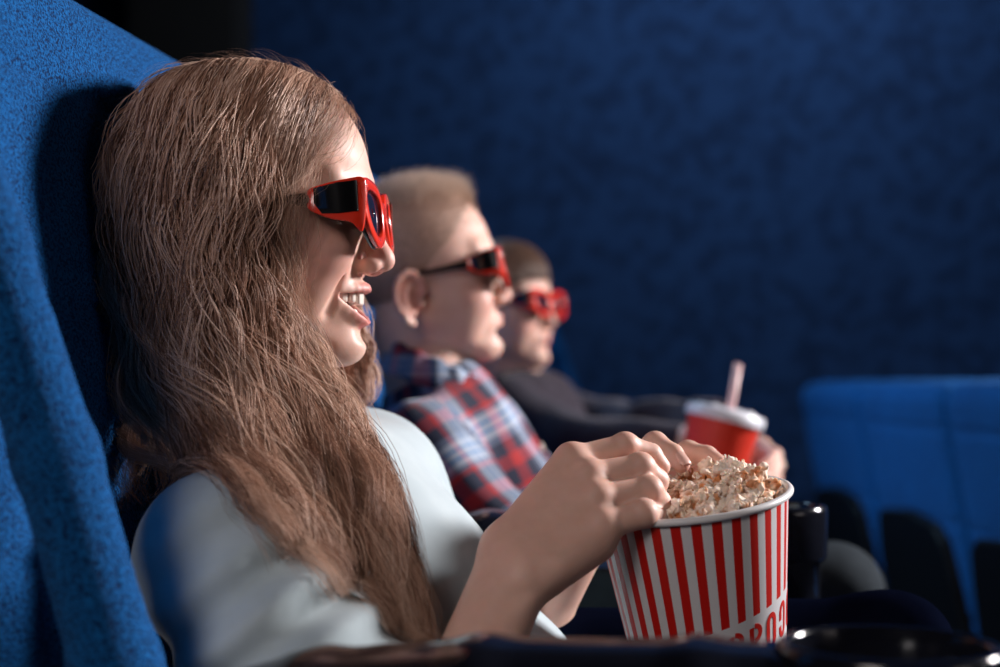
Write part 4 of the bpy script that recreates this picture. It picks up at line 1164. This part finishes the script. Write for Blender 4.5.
def back_sdf(P):
    c = np.array([back_x(.79)-.048, 0, .79])
    d = boxd(P, c, (.048, .270, .302), .035, np.array(Matrix.Rotation(-math.atan(.176), 3, 'Y')))
    Q = P.copy(); Q[..., 1] = np.abs(Q[..., 1])
    zz = [1.03, .95, .88, .76, .644, .54]; off = [-.008, .008, .021, .041, .056, .062]
    d = smin(d, chain(Q, [(back_x(z)+o-.0, .259, z) for z, o in zip(zz, off)], [.020, .021, .022, .023, .024, .025], .01), .02)
    # quilted seams across the back
    g = np.abs(((P[..., 2]-.62)/.155) % 1-.5)*.155
    d = d+.004*np.exp(-(g/.006)**2)*(np.abs(P[..., 1]) < .25)
    g2 = np.abs(P[..., 2]-.93); return d
def rear_shell(P):
    th = math.atan(.176); n_ = np.array([-math.cos(th), 0, -math.sin(th)])
    z = P[..., 2]; y = P[..., 1]; xr = back_x(z)-.099
    s = (P[..., 0]-xr)*math.cos(th)
    half = np.interp(z, [.47, .56, .68, .76, .82, .845, .856], [.268, .256, .240, .226, .205, .165, .0]).astype(np.float32)
    return smax(np.abs(s)-.016, (np.abs(y)-half)*.7, .012)
VB, FB = polygonise(back_sdf, (-.36, -.33, .44), (.06, .33, 1.14), .009 if FASTMESH else .006)
VS, FS = polygonise(rear_shell, (-.36, -.33, .46), (.0, .33, .90), .006)
mbk = make_mesh('tmp', VB, FB, M['velour']); msh = make_mesh('tmp', VS, FS, M['shell'])
def cush_sdf(P):
    d = boxd(P, (.20, 0, .43), (.26, .245, .06), .045); g = np.abs(P[..., 0]-.16); return d+.004*np.exp(-(g/.006)**2)
VC, FC = polygonise(cush_sdf, (-.1, -.3, .32), (.5, .3, .54), .009)
mcu = make_mesh('tmp', VC, FC, M['velour'])
def pan_sdf(P): return boxd(P, (.19, 0, .365), (.25, .235, .022), .02)
VP, FP = polygonise(pan_sdf, (-.1, -.3, .32), (.5, .3, .42), .009)
mpa = make_mesh('tmp', VP, FP, M['shell'])
def leg_sdf(P): return smin(boxd(P, (.16, 0, .18), (.05, .03, .18), .015), boxd(P, (.16, 0, .012), (.13, .05, .012), .008), .02)
VL, FL = polygonise(leg_sdf, (-.05, -.12, -.03), (.36, .12, .40), .008)
mle = make_mesh('tmp', VL, FL, M['steel'])
datas = [(o.data, nm) for o, nm in ((mbk, 'backrest'), (msh, 'rear_shell'), (mcu, 'seat_cushion'), (mpa, 'seat_pan'), (mle, 'pedestal'))]
for o in (mbk, msh, mcu, mpa, mle): bpy.data.objects.remove(o)
for d_, nm in datas: d_.name = nm
def seat(loc, rz, label, group):
    root = empty('theatre_seat', label, 'seat', tuple(loc), rz, group)
    for d_, nm in datas:
        o = bpy.data.objects.new(nm, d_); COL.objects.link(o); o.parent = root
    return root
names = ['blue upholstered theatre seat behind the long-haired girl', 'blue theatre seat behind the boy in the plaid shirt', 'blue theatre seat behind the small boy in the dark sweater',
         'blue theatre seat next past the small brown-haired boy', 'blue theatre seat at the wall end of the children\'s row']
for k, nm in enumerate(names): seat(row(0, .55*k, 0), RZ, nm, 'theatre seats in the children\'s row')
# the row in front, one step lower; its seat backs are seen from behind
LOW = -.280
fnames = ['blue seat back of the front row, nearest the lens, cut by the right edge', 'blue seat back of the front row, second from the right edge', 'blue seat back of the front row, leftmost and farthest in view']
for k, nm in enumerate(fnames):
    Yc = 2.03+.55*k; seat((.700+.126+.095, Yc, LOW), 0.0, nm, 'theatre seats in the front row')

# ------------------------------------------------------------------ armrests with cup holders
def armrest(l, label, zt=.685, hf=.405, hr=1.0, dr=0.0):
    o = row(0, l, 0); root = empty('armrest', label, 'armrest', (float(o[0]), float(o[1]), 0), RZ, 'armrests with cup holders')
    T = lambda V: (V-np.zeros(3)) @ np.array(Matrix.Rotation(RZ, 3, 'Z')).T+np.array([o[0], o[1], 0])
    def pad(P):
        d = chain(P, [(.06, 0, zt-.021-.029*dr), (.13, 0, zt-.020-.010*dr), (.22, 0, zt-.021), (.33, 0, zt-.019), (.40, 0, zt-.019)], [.020]*5, .01)
        q = P*A3((1, .44, 1)); d = chain(q, [(.06, 0, zt-.021-.029*dr), (.13, 0, zt-.020-.010*dr), (.22, 0, zt-.021), (.33, 0, zt-.019), (.40, 0, zt-.019)], [.020]*5, .01)
        return smax(d, -(np.hypot(P[..., 0]-hf, P[..., 1])-.050*hr), .004)
    V, F = polygonise(pad, (.0, -.08, zt-.09), (.48, .08, zt+.02), .004); make_mesh('arm_pad', T(V), F, M['gloss'], root)
    R = lathe_rings([(a*hr, b_-(.014 if hr == 1 else .021)) for a, b_ in [(.0440, .028), (.0450, .030), (.0470, .030), (.0490, .0285), (.0495, .024), (.0495, -.014), (.0480, -.018), (.0440, -.020), (.0430, -.060), (.0400, -.110), (.030, -.112), (.0005, -.112)]], (hf, 0, zt-.006), (0, 0, 1), 64)
    Ri = lathe_rings([(a*hr, b_-(.014 if hr == 1 else .021)) for a, b_ in [(.0440, .028), (.0425, .018), (.0415, -.05), (.038, -.105), (.0005, -.106)]], (hf, 0, zt-.006), (0, 0, 1), 64)
    v, f = loft(R, caps=False); v2, f2 = loft(Ri, caps=False)
    poly_obj('cup_holder', T(np.concatenate([v, v2])), f+[[i+len(v) for i in q][::-1] for q in f2], M['gloss'], root, auto=1.2)
    def sup(P):
        return smax(boxd(P, (.17, 0, .32), (.16, .018, .315), .012), -(P[..., 2]-.0), .004)
    V, F = polygonise(sup, (-.02, -.05, -.02), (.38, .05, .66), .008); make_mesh('side_panel', T(V), F, M['panel'], root)
    return root
armrest(-.275, 'glossy black armrest with cup holder closest to the lens, before the girl', .669, .425, 1.12, 1.0)
armrest(.275, 'black armrest with cup holder between the girl and the plaid shirt boy', .685, .383)
armrest(.825, 'black armrest between the plaid shirt boy and the small boy', .622, .37)

# ------------------------------------------------------------------ hall
def quad(name, pts, mat, kind='structure'):
    o = poly_obj(name, pts, [[0, 1, 2, 3]], mat, smooth=False); o['kind'] = kind; return o
def slabbox(name, c, h, rz, mat):
    V_ = np.array([[a, b_, c_] for a in (-1, 1) for b_ in (-1, 1) for c_ in (-1, 1)])*np.array(h)
    V_ = V_ @ np.array(Matrix.Rotation(rz, 3, 'Z')).T+np.array(c)
    F_ = [[0, 1, 3, 2], [4, 6, 7, 5], [0, 4, 5, 1], [2, 3, 7, 6], [0, 2, 6, 4], [1, 5, 7, 3]]
    o = poly_obj(name, V_, F_, mat, smooth=False); o['kind'] = 'structure'; return o
M['wallcloth'] = fabric('blue_wall_velvet', (.007, .024, .075), (.013, .044, .13), scale=22, bstr=.25, bdist=.01, sheen=.25, big=1.6, sheen_tint=(.3, .5, 1))
M['blackwall'] = simple('black_drape', (.006, .005, .005), rough=.9, nscale=5, nvar=.3)
M['carpet'] = fabric('dark_carpet', (.004, .005, .010), (.010, .014, .028), scale=200, sheen=.1)
M['ceil'] = simple('dark_ceiling', (.010, .011, .014), rough=.9, nscale=8)
wc = row(1.6, 3.25, 1.2)
slabbox('wall_far', wc, (4.6, .06, 2.4), RZ, M['wallcloth'])
# recessed black pier seen between the seat back and the wall cloth
pc = row(-1.25, 3.12, 1.2); slabbox('trim_1', pc, (.165, .09, 2.4), RZ, M['blackwall'])
slabbox('wall_back', row(-3.0, .8, 1.2), (.06, 4.2, 2.4), RZ, M['blackwall'])
slabbox('wall_near', row(1.6, -3.6, 1.2), (4.6, .06, 2.4), RZ, M['blackwall'])
slabbox('wall_front', row(6.15, .8, 1.2), (.06, 4.4, 2.4), RZ, M['blackwall'])
slabbox('floor', (-.85, 1.4, -.05), (1.62, 5.5, .05), 0, M['carpet'])
slabbox('floor_step', (3.6, 1.4, -.05+LOW), (2.9, 5.5, .05), 0, M['carpet'])
slabbox('ceiling', (1.6, 1.4, 3.65), (6.0, 5.6, .05), 0, M['ceil'])
# ------------------------------------------------------------------ lights and camera
def area(name, loc, target, size, power, col, sy=None, spread=180):
    l = bpy.data.lights.new(name, 'AREA'); l.energy = power; l.color = col; l.shape = 'RECTANGLE'; l.size = size; l.size_y = sy or size
    l.spread = math.radians(spread)
    o = bpy.data.objects.new(name, l); COL.objects.link(o); o.location = loc
    d = Vector(target)-Vector(loc); o.rotation_euler = d.to_track_quat('-Z', 'Y').to_euler(); return o
area('screen_light', (2.50, 2.02, 1.78), (-.1, 1.1, .85), .5, 52, (1.0, .94, .94), .45, spread=100)
area('side_light', (2.3, -.45, 1.35), (0, 1.0, .8),   .9, .7, (1.0, .88, .86), spread=80)  # weak fill added on the lens side; no known lamp there
area('near_fill', (-1.15, -1.2, 2.0), (.0, 1.1, .8), .9, 3.6, (1.0, .88, .84), spread=70)  # fill added behind the lens for hair and near sides, not a hall lamp
area('rear_light', (-1.2, 2.9, 2.7), (.75, 2.6, .5), .5, 8, (.42, .70, 1.0), spread=60)
area('wall_light', (.9, 2.6, 3.3), (.6, 4.3, 1.9), .8, 14, (.72, .85, 1.0), spread=90)
w = bpy.data.worlds.new('dim_hall'); bpy.context.scene.world = w; w.use_nodes = True
w.node_tree.nodes['Background'].inputs[0].default_value = (.05, .09, .2, 1); w.node_tree.nodes['Background'].inputs[1].default_value = .05
cam = bpy.data.cameras.new('camera'); co = bpy.data.objects.new('camera', cam); COL.objects.link(co)
co.location = (0, 0, ZC); co.rotation_euler = (math.pi/2, 0, 0)
cam.sensor_width = 36; cam.lens = 36*FPX/1000; cam.shift_y = (HOR-333.5)/1000
cam.clip_start = .02
cam.dof.use_dof = True; cam.dof.focus_distance = 1.0; cam.dof.aperture_fstop = 3.2
sc = bpy.context.scene; sc.camera = co
sc.view_settings.view_transform = 'Standard'; sc.view_settings.look = 'None'; sc.view_settings.gamma = 1; sc.view_settings.exposure = 0
sc.view_settings.use_curve_mapping = False
sc.cycles.use_denoising = True
